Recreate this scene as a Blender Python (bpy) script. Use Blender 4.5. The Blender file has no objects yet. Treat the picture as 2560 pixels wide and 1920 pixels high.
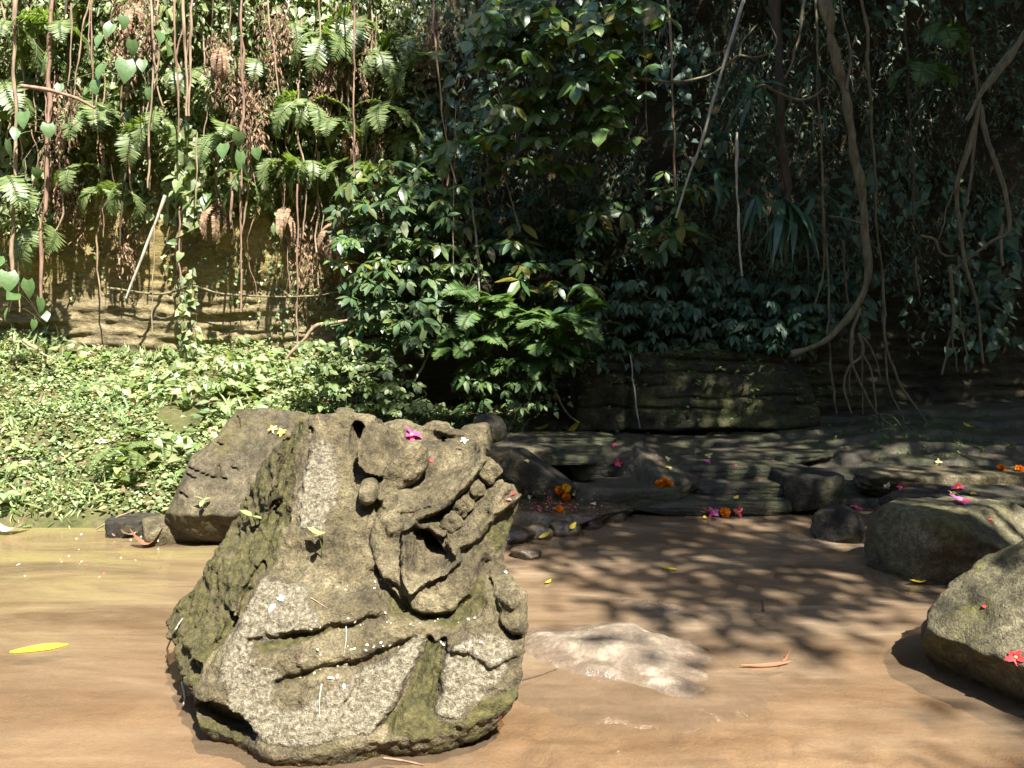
import bpy, math, random
import numpy as np

# ------------------------------------------------------------------ camera, sky, sun, exposure
scene = bpy.context.scene
COL = scene.collection
CAM_H, PITCH, FOC = 1.30, math.radians(4.8), 1920.0
cam = bpy.data.objects.new('camera', bpy.data.cameras.new('camera'))
COL.objects.link(cam)
cam.location = (0, 0, CAM_H)
cam.rotation_euler = (math.radians(90) - PITCH, 0, 0)
cam.data.sensor_width = 36
cam.data.lens = 27.0
cam.data.clip_end = 500
scene.camera = cam

SUN = np.array([0.27, -0.50, 0.82]); SUN /= np.linalg.norm(SUN)
world = bpy.data.worlds.new('World'); scene.world = world
world.use_nodes = True
wn = world.node_tree
sky = wn.nodes.new('ShaderNodeTexSky'); sky.sky_type = 'NISHITA'; sky.sun_disc = False
sky.sun_elevation = math.asin(SUN[2]); sky.sun_rotation = math.atan2(SUN[0], SUN[1])
wn.links.new(sky.outputs[0], wn.nodes['Background'].inputs[0])
wn.nodes['Background'].inputs[1].default_value = 0.10
sl = bpy.data.lights.new('sun', 'SUN'); sl.energy = 5.0; sl.angle = math.radians(0.53); sl.color = (1.0, 0.965, 0.90)
so = bpy.data.objects.new('sun', sl); COL.objects.link(so)
from mathutils import Vector
so.rotation_euler = Vector(SUN).to_track_quat('Z', 'Y').to_euler(); so.location = (6, -4, 14)
vs = scene.view_settings
vs.view_transform = 'Standard'; vs.look = 'None'; vs.gamma = 1.0; vs.use_curve_mapping = False
vs.exposure = 2.05
cy = scene.cycles
cy.max_bounces = 6; cy.diffuse_bounces = 3; cy.glossy_bounces = 3; cy.transparent_max_bounces = 8; cy.transmission_bounces = 3
cy.caustics_reflective = False; cy.caustics_refractive = False; cy.sample_clamp_indirect = 4

random.seed(11); rng = np.random.default_rng(11)

# ------------------------------------------------------------------ helpers: pixels of the photograph to places
CP, SP = math.cos(PITCH), math.sin(PITCH)
def ray(px, py):
    dx = (px - 1280.0) / FOC; dz = (960.0 - py) / FOC
    return dx, CP + dz * SP, -SP + dz * CP
def at(px, py, Y):
    x, y, z = ray(px, py); t = Y / y
    return np.array([x * t, Y, CAM_H + z * t])
def on(px, py, Z=0.0):
    x, y, z = ray(px, py); t = (Z - CAM_H) / z
    return np.array([x * t, y * t, Z])
def project(P):
    x, y, z = P[..., 0], P[..., 1], P[..., 2] - CAM_H
    d = y * CP - z * SP
    return 1280 + FOC * x / d, 960 - FOC * (y * SP + z * CP) / d

# ------------------------------------------------------------------ helpers: noise
def _h(ix, iy, iz, seed):
    h = (ix.astype(np.uint32) * np.uint32(374761393) + iy.astype(np.uint32) * np.uint32(668265263)
         + iz.astype(np.uint32) * np.uint32(2147483647) + np.uint32(seed * 974711 + 17))
    h = (h ^ (h >> np.uint32(13))) * np.uint32(1274126177)
    h = h ^ (h >> np.uint32(16))
    return (h & np.uint32(0xFFFF)).astype(np.float32) / 32767.5 - 1.0
def vn(P, seed=0):
    P = np.asarray(P, np.float32); i = np.floor(P).astype(np.int64); f = (P - i).astype(np.float32); f = f * f * (3 - 2 * f)
    r = 0
    for a in (0, 1):
        for b in (0, 1):
            for c in (0, 1):
                w = (f[..., 0] if a else 1 - f[..., 0]) * (f[..., 1] if b else 1 - f[..., 1]) * (f[..., 2] if c else 1 - f[..., 2])
                r = r + w * _h(i[..., 0] + a, i[..., 1] + b, i[..., 2] + c, seed)
    return r
def fbm(P, freq=1.0, octv=4, seed=0, gain=0.5):
    P = np.asarray(P, np.float32); r = 0; a = 1.0; tot = 0
    for o in range(octv):
        r = r + a * vn(P * freq + 13.7 * o, seed + o); tot += a; a *= gain; freq *= 2.03
    return r / tot * 1.6
def sstep(a, b, x):
    t = np.clip((x - a) / (b - a), 0, 1); return t * t * (3 - 2 * t)
def smax(a, b, k):
    h = np.clip(0.5 + 0.5 * (a - b) / k, 0, 1); return b + (a - b) * h + k * h * (1 - h)
def smin(a, b, k): return -smax(-a, -b, k)
def lerp_tab(x, pts):
    pts = sorted(pts); return np.interp(x, [p[0] for p in pts], [p[1] for p in pts])

# ------------------------------------------------------------------ helpers: meshes and objects
def mesh_np(name, V, F, mat=None, smooth=True):
    me = bpy.data.meshes.new(name)
    V = np.ascontiguousarray(V, np.float32); F = np.ascontiguousarray(F, np.int32)
    k = F.shape[1]
    me.vertices.add(len(V)); me.vertices.foreach_set('co', V.ravel())
    me.loops.add(F.size); me.loops.foreach_set('vertex_index', F.ravel())
    me.polygons.add(len(F))
    me.polygons.foreach_set('loop_start', np.arange(0, F.size, k, dtype=np.int32))
    try: me.polygons.foreach_set('loop_total', np.full(len(F), k, np.int32))
    except Exception: pass
    me.polygons.foreach_set('use_smooth', np.full(len(F), smooth))
    me.update(calc_edges=True); me.validate()
    if mat: me.materials.append(mat)
    return me
def link(name, me, parent=None, loc=None):
    o = bpy.data.objects.new(name, me); COL.objects.link(o)
    if parent: o.parent = parent
    if loc is not None: o.location = [float(c) for c in loc]
    return o
def tag(o, label=None, cat=None, group=None, kind=None):
    if label: o['label'] = label
    if cat: o['category'] = cat; o['kind'] = 'thing'
    if group: o['group'] = group
    if kind: o['kind'] = kind
    return o
def empty(name, loc, label, cat, group=None):
    return tag(link(name, None, None, loc), label, cat, group)
def copy_tree(o, parent=None):
    c = o.copy(); COL.objects.link(c); c.parent = parent
    for ch in list(o.children): copy_tree(ch, c)
    return c
def attr(me, name, arr):
    a = me.attributes.new(name, 'FLOAT', 'POINT'); a.data.foreach_set('value', np.ascontiguousarray(arr, np.float32))

def grid_mesh(X, Y, Z):
    n, m = X.shape
    V = np.stack([X, Y, Z], -1).reshape(-1, 3)
    i = np.arange(n * m).reshape(n, m)
    F = np.stack([i[:-1, :-1], i[1:, :-1], i[1:, 1:], i[:-1, 1:]], -1).reshape(-1, 4)
    return V, F

def catmull(P, n=8):
    P = np.asarray(P, float)
    if len(P) < 3: return np.array([P[0] + (P[-1] - P[0]) * t for t in np.linspace(0, 1, n + 1)])
    Q = np.vstack([2 * P[0] - P[1], P, 2 * P[-1] - P[-2]]); out = []
    for i in range(1, len(Q) - 2):
        for t in np.linspace(0, 1, n, endpoint=False):
            a, b, c, d = Q[i - 1], Q[i], Q[i + 1], Q[i + 2]
            out.append(0.5 * (2 * b + (c - a) * t + (2 * a - 5 * b + 4 * c - d) * t * t + (3 * b - a - 3 * c + d) * t ** 3))
    out.append(P[-1]); return np.array(out)
def tube(P, R, k=6):
    P = np.asarray(P, float); R = np.broadcast_to(np.asarray(R, float), (len(P),))
    T = np.gradient(P, axis=0); T /= np.linalg.norm(T, axis=1, keepdims=True) + 1e-9
    ref = np.array([0.31, 0.93, 0.2]); A = np.cross(T, ref); A /= np.linalg.norm(A, axis=1, keepdims=True) + 1e-9
    B = np.cross(T, A); th = np.linspace(0, 2 * np.pi, k, endpoint=False)
    V = P[:, None] + R[:, None, None] * (A[:, None] * np.cos(th)[None, :, None] + B[:, None] * np.sin(th)[None, :, None])
    n = len(P); i = np.arange(n * k).reshape(n, k); j = np.roll(i, -1, axis=1)
    F = np.stack([i[:-1], j[:-1], j[1:], i[1:]], -1).reshape(-1, 4)
    return V.reshape(-1, 3), F
def join(parts):
    Vs, Fs, o = [], [], 0
    for V, F in parts:
        Vs.append(V); Fs.append(np.asarray(F) + o); o += len(V)
    return np.vstack(Vs), np.vstack(Fs)
def q2t(F): return np.vstack([F[:, [0, 1, 2]], F[:, [0, 2, 3]]])

def surface_nets(f, org, h):
    nx, ny, nz = f.shape; ins = f < 0
    c = np.zeros((nx - 1, ny - 1, nz - 1), np.int8)
    for a in (0, 1):
        for b in (0, 1):
            for d in (0, 1): c += ins[a:nx - 1 + a, b:ny - 1 + b, d:nz - 1 + d]
    act = (c > 0) & (c < 8); idx = np.argwhere(act)
    ids = np.full(act.shape, -1, np.int32); ids[act] = np.arange(len(idx))
    acc = np.zeros((len(idx), 3), np.float32); cnt = np.zeros(len(idx), np.float32)
    corners = [(a, b, d) for a in (0, 1) for b in (0, 1) for d in (0, 1)]
    val = {cn: f[idx[:, 0] + cn[0], idx[:, 1] + cn[1], idx[:, 2] + cn[2]] for cn in corners}
    for p in corners:
        for ax in range(3):
            if p[ax] == 0:
                q = list(p); q[ax] = 1; q = tuple(q)
                m = (val[p] < 0) != (val[q] < 0)
                t = val[p] / (val[p] - val[q] + 1e-12)
                pt = np.tile(np.array(p, np.float32), (len(idx), 1)); pt[:, ax] = t
                acc[m] += pt[m]; cnt[m] += 1
    V = (idx + acc / cnt[:, None]) * h + np.asarray(org)
    Fs = []
    for ax in range(3):
        sl0 = [slice(None)] * 3; sl1 = [slice(None)] * 3
        sl0[ax] = slice(0, -1); sl1[ax] = slice(1, None)
        o1, o2 = [d for d in range(3) if d != ax]
        for dd in (o1, o2):
            sl0[dd] = slice(1, -1); sl1[dd] = slice(1, -1)
        a, b = ins[tuple(sl0)], ins[tuple(sl1)]
        e = np.argwhere(a != b)
        fl = a[tuple(e.T)]
        e2 = e.copy(); e2[:, o1] += 1; e2[:, o2] += 1
        def cell(s, t):
            k = e2.copy(); k[:, o1] -= s; k[:, o2] -= t; return ids[tuple(k.T)]
        q = np.stack([cell(1, 1), cell(0, 1), cell(0, 0), cell(1, 0)], -1)
        flip = fl if ax != 1 else ~fl
        q[~flip] = q[~flip][:, ::-1]
        Fs.append(q)
    return V, np.vstack(Fs)

def poly_sdf(X, Z, poly):
    poly = np.asarray(poly, np.float32); d = np.full(X.shape, 1e9, np.float32); s = np.ones(X.shape, np.float32)
    n = len(poly)
    for i in range(n):
        a, b = poly[i], poly[i - 1]
        ex, ez = b[0] - a[0], b[1] - a[1]; wx, wz = X - a[0], Z - a[1]
        t = np.clip((wx * ex + wz * ez) / (ex * ex + ez * ez + 1e-12), 0, 1)
        bx, bz = wx - ex * t, wz - ez * t
        d = np.minimum(d, bx * bx + bz * bz)
        c1, c2, c3 = Z >= a[1], Z < b[1], ex * wz > ez * wx
        s = np.where((c1 & c2 & c3) | (~c1 & ~c2 & ~c3), -s, s)
    return s * np.sqrt(d)
def line_dist(X, Z, pts):
    d = np.full(X.shape, 1e9, np.float32)
    for a, b in zip(pts[:-1], pts[1:]):
        ex, ez = b[0] - a[0], b[1] - a[1]; wx, wz = X - a[0], Z - a[1]
        t = np.clip((wx * ex + wz * ez) / (ex * ex + ez * ez + 1e-9), 0, 1)
        d = np.minimum(d, (wx - ex * t) ** 2 + (wz - ez * t) ** 2)
    return np.sqrt(d)

# ------------------------------------------------------------------ materials
class NT:
    def __init__(s, name):
        s.m = bpy.data.materials.new(name); s.m.use_nodes = True; s.t = s.m.node_tree
        s.b = s.t.nodes['Principled BSDF']; s.out = s.t.nodes['Material Output']
    def n(s, typ, **kw):
        nd = s.t.nodes.new('ShaderNode' + typ)
        for k, v in kw.items():
            if k.startswith('i_'):
                key = k[2:]; nd.inputs[int(key) if key.isdigit() else key.replace('_', ' ')].default_value = v
            else: setattr(nd, k, v)
        return nd
    def l(s, a, b): s.t.links.new(a, b)
    def coord(s, scale=(1, 1, 1), kind='Object', rot=(0, 0, 0)):
        c = s.n('TexCoord'); m = s.n('Mapping'); m.inputs['Scale'].default_value = scale; m.inputs['Rotation'].default_value = rot
        s.l(c.outputs[kind], m.inputs[0]); return m.outputs[0]
    def noise(s, vec, scale, detail=4, rough=0.55, dist=0.0):
        nd = s.n('TexNoise'); nd.inputs['Scale'].default_value = scale; nd.inputs['Detail'].default_value = detail
        nd.inputs['Roughness'].default_value = rough; nd.inputs['Distortion'].default_value = dist
        s.l(vec, nd.inputs['Vector']); return nd.outputs[0]
    def ramp(s, fac, stops):
        r = s.n('ValToRGB'); el = r.color_ramp.elements
        while len(el) < len(stops): el.new(0.5)
        for e, (p, c) in zip(el, stops):
            e.position = p; e.color = (c if len(c) == 4 else (*c, 1)) if isinstance(c, tuple) else (c, c, c, 1)
        s.l(fac, r.inputs[0]); return r.outputs[0]
    def mix(s, fac, a, b, mode='MIX'):
        m = s.n('Mix', data_type='RGBA', blend_type=mode)
        for sock, v in ((m.inputs[0], fac), (m.inputs[6], a), (m.inputs[7], b)):
            if isinstance(v, (int, float)): sock.default_value = v
            elif isinstance(v, tuple): sock.default_value = (*v, 1) if len(v) == 3 else v
            else: s.l(v, sock)
        return m.outputs[2]
    def math(s, op, a, b=0.0):
        m = s.n('Math', operation=op)
        for sock, v in ((m.inputs[0], a), (m.inputs[1], b)):
            if isinstance(v, (int, float)): sock.default_value = v
            else: s.l(v, sock)
        return m.outputs[0]
    def attr(s, name): return s.n('Attribute', attribute_name=name).outputs['Fac']
    def bump(s, h, strength=0.5, dist=0.01, nrm=None):
        b = s.n('Bump'); b.inputs['Strength'].default_value = strength; b.inputs['Distance'].default_value = dist
        s.l(h, b.inputs['Height'])
        if nrm: s.l(nrm, b.inputs['Normal'])
        return b.outputs[0]
    def done(s, color=None, rough=0.8, normal=None, spec=0.3):
        if color is not None:
            if isinstance(color, tuple): s.b.inputs['Base Color'].default_value = (*color, 1)
            else: s.l(color, s.b.inputs['Base Color'])
        if isinstance(rough, (int, float)): s.b.inputs['Roughness'].default_value = rough
        else: s.l(rough, s.b.inputs['Roughness'])
        s.b.inputs['Specular IOR Level'].default_value = spec
        if normal: s.l(normal, s.b.inputs['Normal'])
        return s.m

def leaf_mat(name, cols, rough=0.4, spec=0.5, trans=0.25, tcol=None):
    s = NT(name)
    g = s.n('NewGeometry'); r = g.outputs['Random Per Island']
    n = len(cols)
    c = s.ramp(r, [(i / max(1, n - 1), tuple(cc)) for i, cc in enumerate(cols)])
    v = s.noise(s.coord((1, 1, 1)), 9, 2)
    c = s.mix(0.45, c, s.ramp(v, [(0.25, 0.45), (0.75, 1.35)]), 'MULTIPLY')
    s.done(c, rough, None, spec)
    t = s.n('BsdfTranslucent'); s.l(s.mix(1.0, c, tcol or (1.3, 1.5, 0.5), 'MULTIPLY'), t.inputs[0])
    m = s.n('MixShader'); m.inputs[0].default_value = trans
    s.l(s.b.outputs[0], m.inputs[1]); s.l(t.outputs[0], m.inputs[2]); s.l(m.outputs[0], s.out.inputs[0])
    return s.m

def stone_mat(name, dark, mid, light, moss=(0.075, 0.064, 0.020), moss_amt=0.5, wet=False, bump=0.6, scale=1.0, attrs=False, rough=.85):
    s = NT(name); v = s.coord()
    n1 = s.noise(v, 5 * scale, 6, 0.65); n2 = s.noise(v, 28 * scale, 5, 0.7); n3 = s.noise(v, 120 * scale, 3, 0.7)
    c = s.ramp(n1, [(0.3, dark), (0.5, mid), (0.72, light)])
    c = s.mix(0.9, c, s.ramp(n2, [(0.3, 0.35), (0.5, 0.95), (0.7, 1.6)]), 'MULTIPLY')
    c = s.mix(0.75, c, s.ramp(n3, [(0.3, 0.35), (0.52, 1.0), (0.72, 1.8)]), 'MULTIPLY')
    mm = s.noise(v, 3.2 * scale, 6, 0.7)
    hgt = s.math('ADD', s.math('MULTIPLY', n2, 0.6), s.math('MULTIPLY', n3, 0.35))
    if attrs:
        pale = s.attr('pale'); mossa = s.attr('moss')
        pe = s.ramp(s.math('ADD', pale, s.math('ADD', s.math('MULTIPLY', s.math('SUBTRACT', n2, 0.5), 1.5), s.math('MULTIPLY', s.math('SUBTRACT', n1, 0.5), 1.5))), [(0.46, 0.0), (0.78, 0.95)])
        sp = s.noise(v, 75, 4, 0.8)
        pc = s.ramp(sp, [(0.30, (0.03, 0.025, 0.013)), (0.43, (0.12, 0.10, 0.06)), (0.55, (0.23, 0.20, 0.135)), (0.70, (0.38, 0.345, 0.25))])
        c = s.mix(pe, c, pc)
        mf = s.ramp(s.math('ADD', s.math('ADD', mossa, s.math('MULTIPLY', s.math('SUBTRACT', n2, 0.5), 1.0)), s.math('MULTIPLY', s.math('SUBTRACT', mm, 0.5), 0.9)), [(0.42, 0.0), (0.62, 1.0)])
        mc = s.ramp(s.noise(v, 45, 4, 0.7), [(0.3, (0.02, 0.02, 0.006)), (0.6, moss), (0.8, (0.17, 0.14, 0.04))])
        c = s.mix(mf, c, mc)
        hgt = s.math('ADD', hgt, s.math('MULTIPLY', s.math('MULTIPLY', pe, sp), 0.7))
    elif moss_amt > 0:
        mf = s.ramp(mm, [(0.62 - 0.25 * moss_amt, 0.0), (0.72 - 0.2 * moss_amt, 1.0)])
        mc = s.ramp(n2, [(0.3, tuple(x * 0.45 for x in moss)), (0.7, tuple(x * 1.5 for x in moss))])
        c = s.mix(s.math('MULTIPLY', mf, 0.85), c, mc)
    # wet skin along the waterline
    gp = s.n('NewGeometry'); sp_ = s.n('SeparateXYZ'); s.l(gp.outputs['Position'], sp_.inputs[0])
    wl = s.n('MapRange'); s.l(s.math('ADD', sp_.outputs[2], s.math('MULTIPLY', s.math('SUBTRACT', n1, .5), -.10)), wl.inputs[0]); wl.inputs[1].default_value = .065; wl.inputs[2].default_value = .02
    c = s.mix(s.math('MULTIPLY', wl.outputs[0], .75), c, s.mix(1.0, c, (.42, .36, .30), 'MULTIPLY'))
    rg = s.n('MapRange'); s.l(wl.outputs[0], rg.inputs[0]); rg.inputs[3].default_value = .25 if wet else rough; rg.inputs[4].default_value = .22
    b = s.bump(hgt, min(1.0, bump * 1.35), 0.03 / scale)
    return s.done(c, rg.outputs[0], b, 0.5 if wet or rough < .8 else 0.3)
# ------------------------------------------------------------------ the setting: bed, water, bank, ledge, cliff
CLIFF_TOP = 6.4
def cliff_y(X, Z):
    base = lerp_tab(X, [(-12, 4.6), (-6, 6.35), (-4.5, 6.75), (-2, 7.05), (-1.2, 7.2), (-0.5, 7.55), (0.6, 7.5), (1.6, 7.35), (3.2, 7.3), (5, 7.1), (8, 6.0), (13, 3.0)])
    P = np.stack([X, Z * 0 + 3.3, Z], -1)
    y = base + 0.16 * fbm(P, 0.55, 4, 61) + 0.10 * sstep(1.5, 4, Z) * fbm(P, 1.2, 3, 63) - 0.04 * np.clip(Z - 2.5, 0, 9)
    y = y + 0.03 * fbm(P * np.array([1, 1, 3.2]), 2.2, 4, 62)
    # thin beds of rock low on the wall
    band = np.abs(((Z + 0.05 * fbm(P, 0.8, 3, 66)) * 9.0) % 1.0 - 0.5) * 2
    st = sstep(1.9, 1.2, Z)
    y = y + st * 0.035 * sstep(.25, .6, band) * (0.4 + 0.6 * sstep(-.2, .4, fbm(P, 1.1, 3, 67))) + 0.012 * fbm(P * np.array([1, 1, 2.5]), 9, 3, 68)
    return y
gx = np.concatenate([np.arange(-12, -5, .25), np.arange(-5, 5.3, .022), np.arange(5.3, 13.2, .25)])
gz = np.concatenate([np.arange(-.4, 2.0, .016), np.arange(2.0, CLIFF_TOP, .05)])
X, Z = np.meshgrid(gx, gz, indexing='ij')
Y = cliff_y(X, Z)
# brow of the gorge: the wall turns back into level ground
bx = np.tile(gx[:, None], (1, 6)); bo = np.array([.1, .5, 1.2, 2.5, 6, 30.])[None, :]
X2 = np.hstack([X, bx]); Y2 = np.hstack([Y, Y[:, -1:] + bo]); Z2_ = np.hstack([Z, np.full(bx.shape, CLIFF_TOP) + np.array([.12, .25, .35, .4, .5, .8])[None, :]])
V, F = grid_mesh(X2, Y2, Z2_)
s = NT('cliff_rock'); v = s.coord()
n1 = s.noise(v, 1.3, 6, .65); n2 = s.noise(s.coord((1, 1, 3)), 7, 6, .7); n3 = s.noise(v, 40, 4, .7)
xx = s.n('SeparateXYZ'); s.l(s.coord(), xx.inputs[0])
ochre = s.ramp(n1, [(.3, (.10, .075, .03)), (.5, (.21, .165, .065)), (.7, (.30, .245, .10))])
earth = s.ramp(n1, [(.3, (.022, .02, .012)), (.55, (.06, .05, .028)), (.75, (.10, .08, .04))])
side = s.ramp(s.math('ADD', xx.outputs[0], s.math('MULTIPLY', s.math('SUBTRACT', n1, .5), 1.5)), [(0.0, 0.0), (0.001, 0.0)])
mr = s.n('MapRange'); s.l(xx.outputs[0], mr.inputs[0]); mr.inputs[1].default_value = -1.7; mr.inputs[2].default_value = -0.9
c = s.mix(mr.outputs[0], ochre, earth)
grey = s.ramp(n2, [(.35, (.05, .04, .03)), (.6, (.20, .165, .12)), (.8, (.30, .25, .19))])
lo = s.n('MapRange'); s.l(xx.outputs[2], lo.inputs[0]); lo.inputs[1].default_value = 1.75; lo.inputs[2].default_value = 1.45
lowf = s.math('MULTIPLY', lo.outputs[0], s.math('SUBTRACT', 1.0, mr.outputs[0]))
c = s.mix(s.math('MULTIPLY', lowf, .45), c, grey)
c = s.mix(.7, c, s.ramp(n3, [(.3, .5), (.6, 1.15), (.8, 1.4)]), 'MULTIPLY')
c = s.mix(.6, c, s.ramp(n2, [(.3, .45), (.65, 1.3)]), 'MULTIPLY')
M_CLIFF = s.done(c, .9, s.bump(s.math('ADD', n2, s.math('MULTIPLY', n3, .4)), .8, .03), .2)
tag(link('cliff', mesh_np('cliff', V, F[:, ::-1], M_CLIFF)), kind='structure')

# unseen opposite side of the gorge, added and raised to hold back sky light
gx2 = np.arange(-14, 14.1, .35); gz2 = np.arange(-.5, 9.6, .4)
X, Z = np.meshgrid(gx2, gz2, indexing='ij')
Yb = -5.0 + 0.02 * X * X - 0.22 * Z + .5 * fbm(np.stack([X, Z, X * 0], -1), .5, 4, 91)
V, F = grid_mesh(np.hstack([X, X[:, -1:], X[:, -1:]]), np.hstack([Yb, Yb[:, -1:] - 2, Yb[:, -1:] - 25]), np.hstack([Z, Z[:, -1:] + .3, Z[:, -1:] + .8]))
s = NT('far_bank_soil'); n1 = s.noise(s.coord(), 1.5, 6, .7)
M_FAR = s.done(s.ramp(n1, [(.3, (.02, .03, .012)), (.6, (.06, .08, .025))]), .95)
tag(link('sky_blocking_cliff', mesh_np('sky_blocking_cliff', V, F, M_FAR)), kind='structure')

def bank_z(X, Y):
    top = lerp_tab(X, [(-12, 2.2), (-5.5, 1.32), (-4.5, 1.2), (-3.0, 1.06), (-1.8, .92), (-1.2, .62), (-.6, .40), (0.2, .36)])
    ye = lerp_tab(X, [(-12, 3.2), (-6, 4.5), (-4.5, 4.75), (-2.3, 4.72), (-1.75, 4.95), (-1.2, 5.2), (-.5, 5.3), (.2, 5.3)])
    yw = lerp_tab(X, [(-12, 4.8), (-6, 6.4), (-4.5, 6.8), (-2, 7.1), (-.5, 7.5), (.6, 7.4)])
    t = (Y - ye) / (yw - ye)
    P = np.stack([X, Y, X * 0], -1)
    z = np.where(t > 0, top * np.clip(t, 0, 1.1) ** .82, (Y - ye) * .35)
    return z + (0.09 * fbm(P, .9, 4, 5) + .02 * fbm(P, 5, 3, 6)) * sstep(0, .25, t)
gx = np.concatenate([np.arange(-12, -5, .3), np.arange(-5, .45, .03)]); gy = np.arange(3.9, 7.9, .03)
X, Y = np.meshgrid(gx, gy, indexing='ij'); V, F = grid_mesh(X, Y, bank_z(X, Y))
s = NT('bank_soil'); v = s.coord(); n1 = s.noise(v, 3, 6, .7); n2 = s.noise(v, 25, 5, .7)
c = s.ramp(n1, [(.3, (.03, .035, .012)), (.5, (.07, .07, .025)), (.7, (.10, .085, .04))])
c = s.mix(.7, c, s.ramp(n2, [(.3, .5), (.7, 1.4)]), 'MULTIPLY')
tag(link('bank', mesh_np('bank', V, F, s.done(c, .95, s.bump(n2, .8, .03), .2))), kind='structure')

def ledge_z(X, Y):
    P = np.stack([X, Y, X * 0], -1)
    w = 0.13 * fbm(P, .9, 4, 15) + .03 * fbm(P, 5, 3, 16)
    y = Y + w - 0.05 * np.sin(X * 1.7)
    z = -0.14 + 0.0 * y
    edges = [(5.22, .17), (5.40, .07), (5.62, .06), (5.86, .07), (6.12, .06), (6.40, .04), (6.75, .05)]
    for i, (e, h) in enumerate(edges):
        wig = .10 * fbm(P * np.array([1, .2, 1]), 1.0 + .3 * i, 3, 30 + i)
        z = z + h * sstep(e - .035, e + .035, y + wig) * (1 + .25 * fbm(P, .7, 2, 40 + i))
    und = .05 * fbm(P, 1.3, 4, 18) + .018 * fbm(P, 6, 3, 19)
    z = z + und * sstep(5.15, 5.5, Y)
    z = z + 0.30 * sstep(3.6, 6.5, X) + .22 * sstep(2.3, 3.3, X) * sstep(4.2, 5.6, Y) * 0.35
    z = z + 0.04 * sstep(5.9, 6.6, Y) * sstep(1.5, 3.5, X)
    return z
gx = np.concatenate([np.arange(-1.3, 5, .02), np.arange(5, 13, .2)]); gy = np.arange(4.9, 8.2, .018)
X, Y = np.meshgrid(gx, gy, indexing='ij'); V, F = grid_mesh(X, Y, ledge_z(X, Y))
M_LEDGE = stone_mat('ledge_stone', (.02, .017, .010), (.055, .045, .027), (.12, .10, .06), moss=(.045, .05, .016), moss_amt=.55, rough=.5, bump=.8)
tag(link('rock_ledge', mesh_np('rock_ledge', V, F, M_LEDGE)), kind='structure')

def bed_z(X, Y):
    P = np.stack([X, Y, X * 0], -1)
    z = -0.065 + .020 * fbm(P, 1.1, 4, 25) + .010 * fbm(P, 6, 3, 26)
    r = np.hypot((X - .35) / .95, (Y - 2.05) / .52); z = z + .036 * sstep(1.25, .3, r) * (1 + .25 * fbm(P, 3, 3, 27)) + .016 * sstep(1.2, .7, r) * np.abs(fbm(P, 9, 3, 29))
    r = np.hypot((X - 1.1) / .5, (Y - 3.0) / .22); z = z + .05 * sstep(1.2, .2, r)
    z = z + .05 * sstep(4.2, 4.8, Y) * sstep(-1.2, -2.4, X)
    z = z + .35 * sstep(2.6, 5.5, X) + .012 * fbm(P, 22, 3, 28) * sstep(2.9, 2.3, Y) * sstep(-.3, .1, X)
    z = z + 1.2 * sstep(-3.5, -6.5, Y)
    return z
gx = np.concatenate([np.arange(-13, -2.6, .2), np.arange(-2.6, 2.8, .02), np.arange(2.8, 13, .2)])
gy = np.concatenate([np.arange(-7.5, 1.6, .2), np.arange(1.6, 5.5, .02), np.arange(5.5, 8, .2)])
X, Y = np.meshgrid(gx, gy, indexing='ij'); V, F = grid_mesh(X, Y, bed_z(X, Y))
s = NT('stream_bed_sand'); v = s.coord(); st = s.coord((.35, 1, 1), rot=(0, 0, .22))
n1 = s.noise(v, 1.4, 5, .6); n2 = s.noise(st, 9, 5, .65, .6); n3 = s.noise(v, 70, 3, .7)
c = s.ramp(n1, [(.3, (.12, .076, .04)), (.5, (.20, .131, .073)), (.72, (.29, .20, .12))])
c = s.mix(.55, c, s.ramp(n2, [(.3, .6), (.55, 1.0), (.75, 1.25)]), 'MULTIPLY')
sx = s.n('SeparateXYZ'); s.l(v, sx.inputs[0])
al = s.n('MapRange'); s.l(sx.outputs[0], al.inputs[0]); al.inputs[1].default_value = -1.2; al.inputs[2].default_value = -2.1
ay = s.n('MapRange'); s.l(sx.outputs[1], ay.inputs[0]); ay.inputs[1].default_value = 2.9; ay.inputs[2].default_value = 4.0
af = s.math('MULTIPLY', s.math('MULTIPLY', al.outputs[0], ay.outputs[0]), s.ramp(s.noise(st, 2.5, 5, .7), [(.42, 0.0), (.6, 1.0)]))
c = s.mix(s.math('MULTIPLY', af, .8), c, (.22, .19, .05))
zz = s.n('MapRange'); s.l(sx.outputs[2], zz.inputs[0]); zz.inputs[1].default_value = -.03; zz.inputs[2].default_value = .02
c = s.mix(s.math('MULTIPLY', zz.outputs[0], .55), c, s.ramp(s.noise(v, 30, 4, .75), [(.35, (.045, .034, .016)), (.55, (.13, .095, .055)), (.7, (.23, .175, .11))]))
c = s.mix(.35, c, s.ramp(n3, [(.3, .6), (.7, 1.3)]), 'MULTIPLY')
tag(link('stream_bed', mesh_np('stream_bed', V, F, s.done(c, .6, s.bump(s.math('ADD', n3, s.math('ADD', n2, s.noise(v, 26, 4, .7))), .45, .02), .35))), kind='structure')

# thin clear skin of water, rippled along the flow
s = NT('stream_water'); s.t.nodes.remove(s.b)
st = s.coord((.30, 1, 1), rot=(0, 0, .22)); w1 = s.noise(st, 7, 3, .5, .4); w2 = s.noise(st, 30, 3, .5, .3)
sx = s.n('SeparateXYZ'); s.l(s.coord(), sx.inputs[0])
bm_ = s.bump(s.math('ADD', s.math('MULTIPLY', w1, 1.0), s.math('MULTIPLY', w2, .3)), .40, .02)
gl = s.n('BsdfGlossy'); gl.inputs['Roughness'].default_value = .025; s.l(bm_, gl.inputs['Normal'])
tr = s.n('BsdfTransparent'); tr.inputs[0].default_value = (.92, .85, .76, 1)
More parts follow.
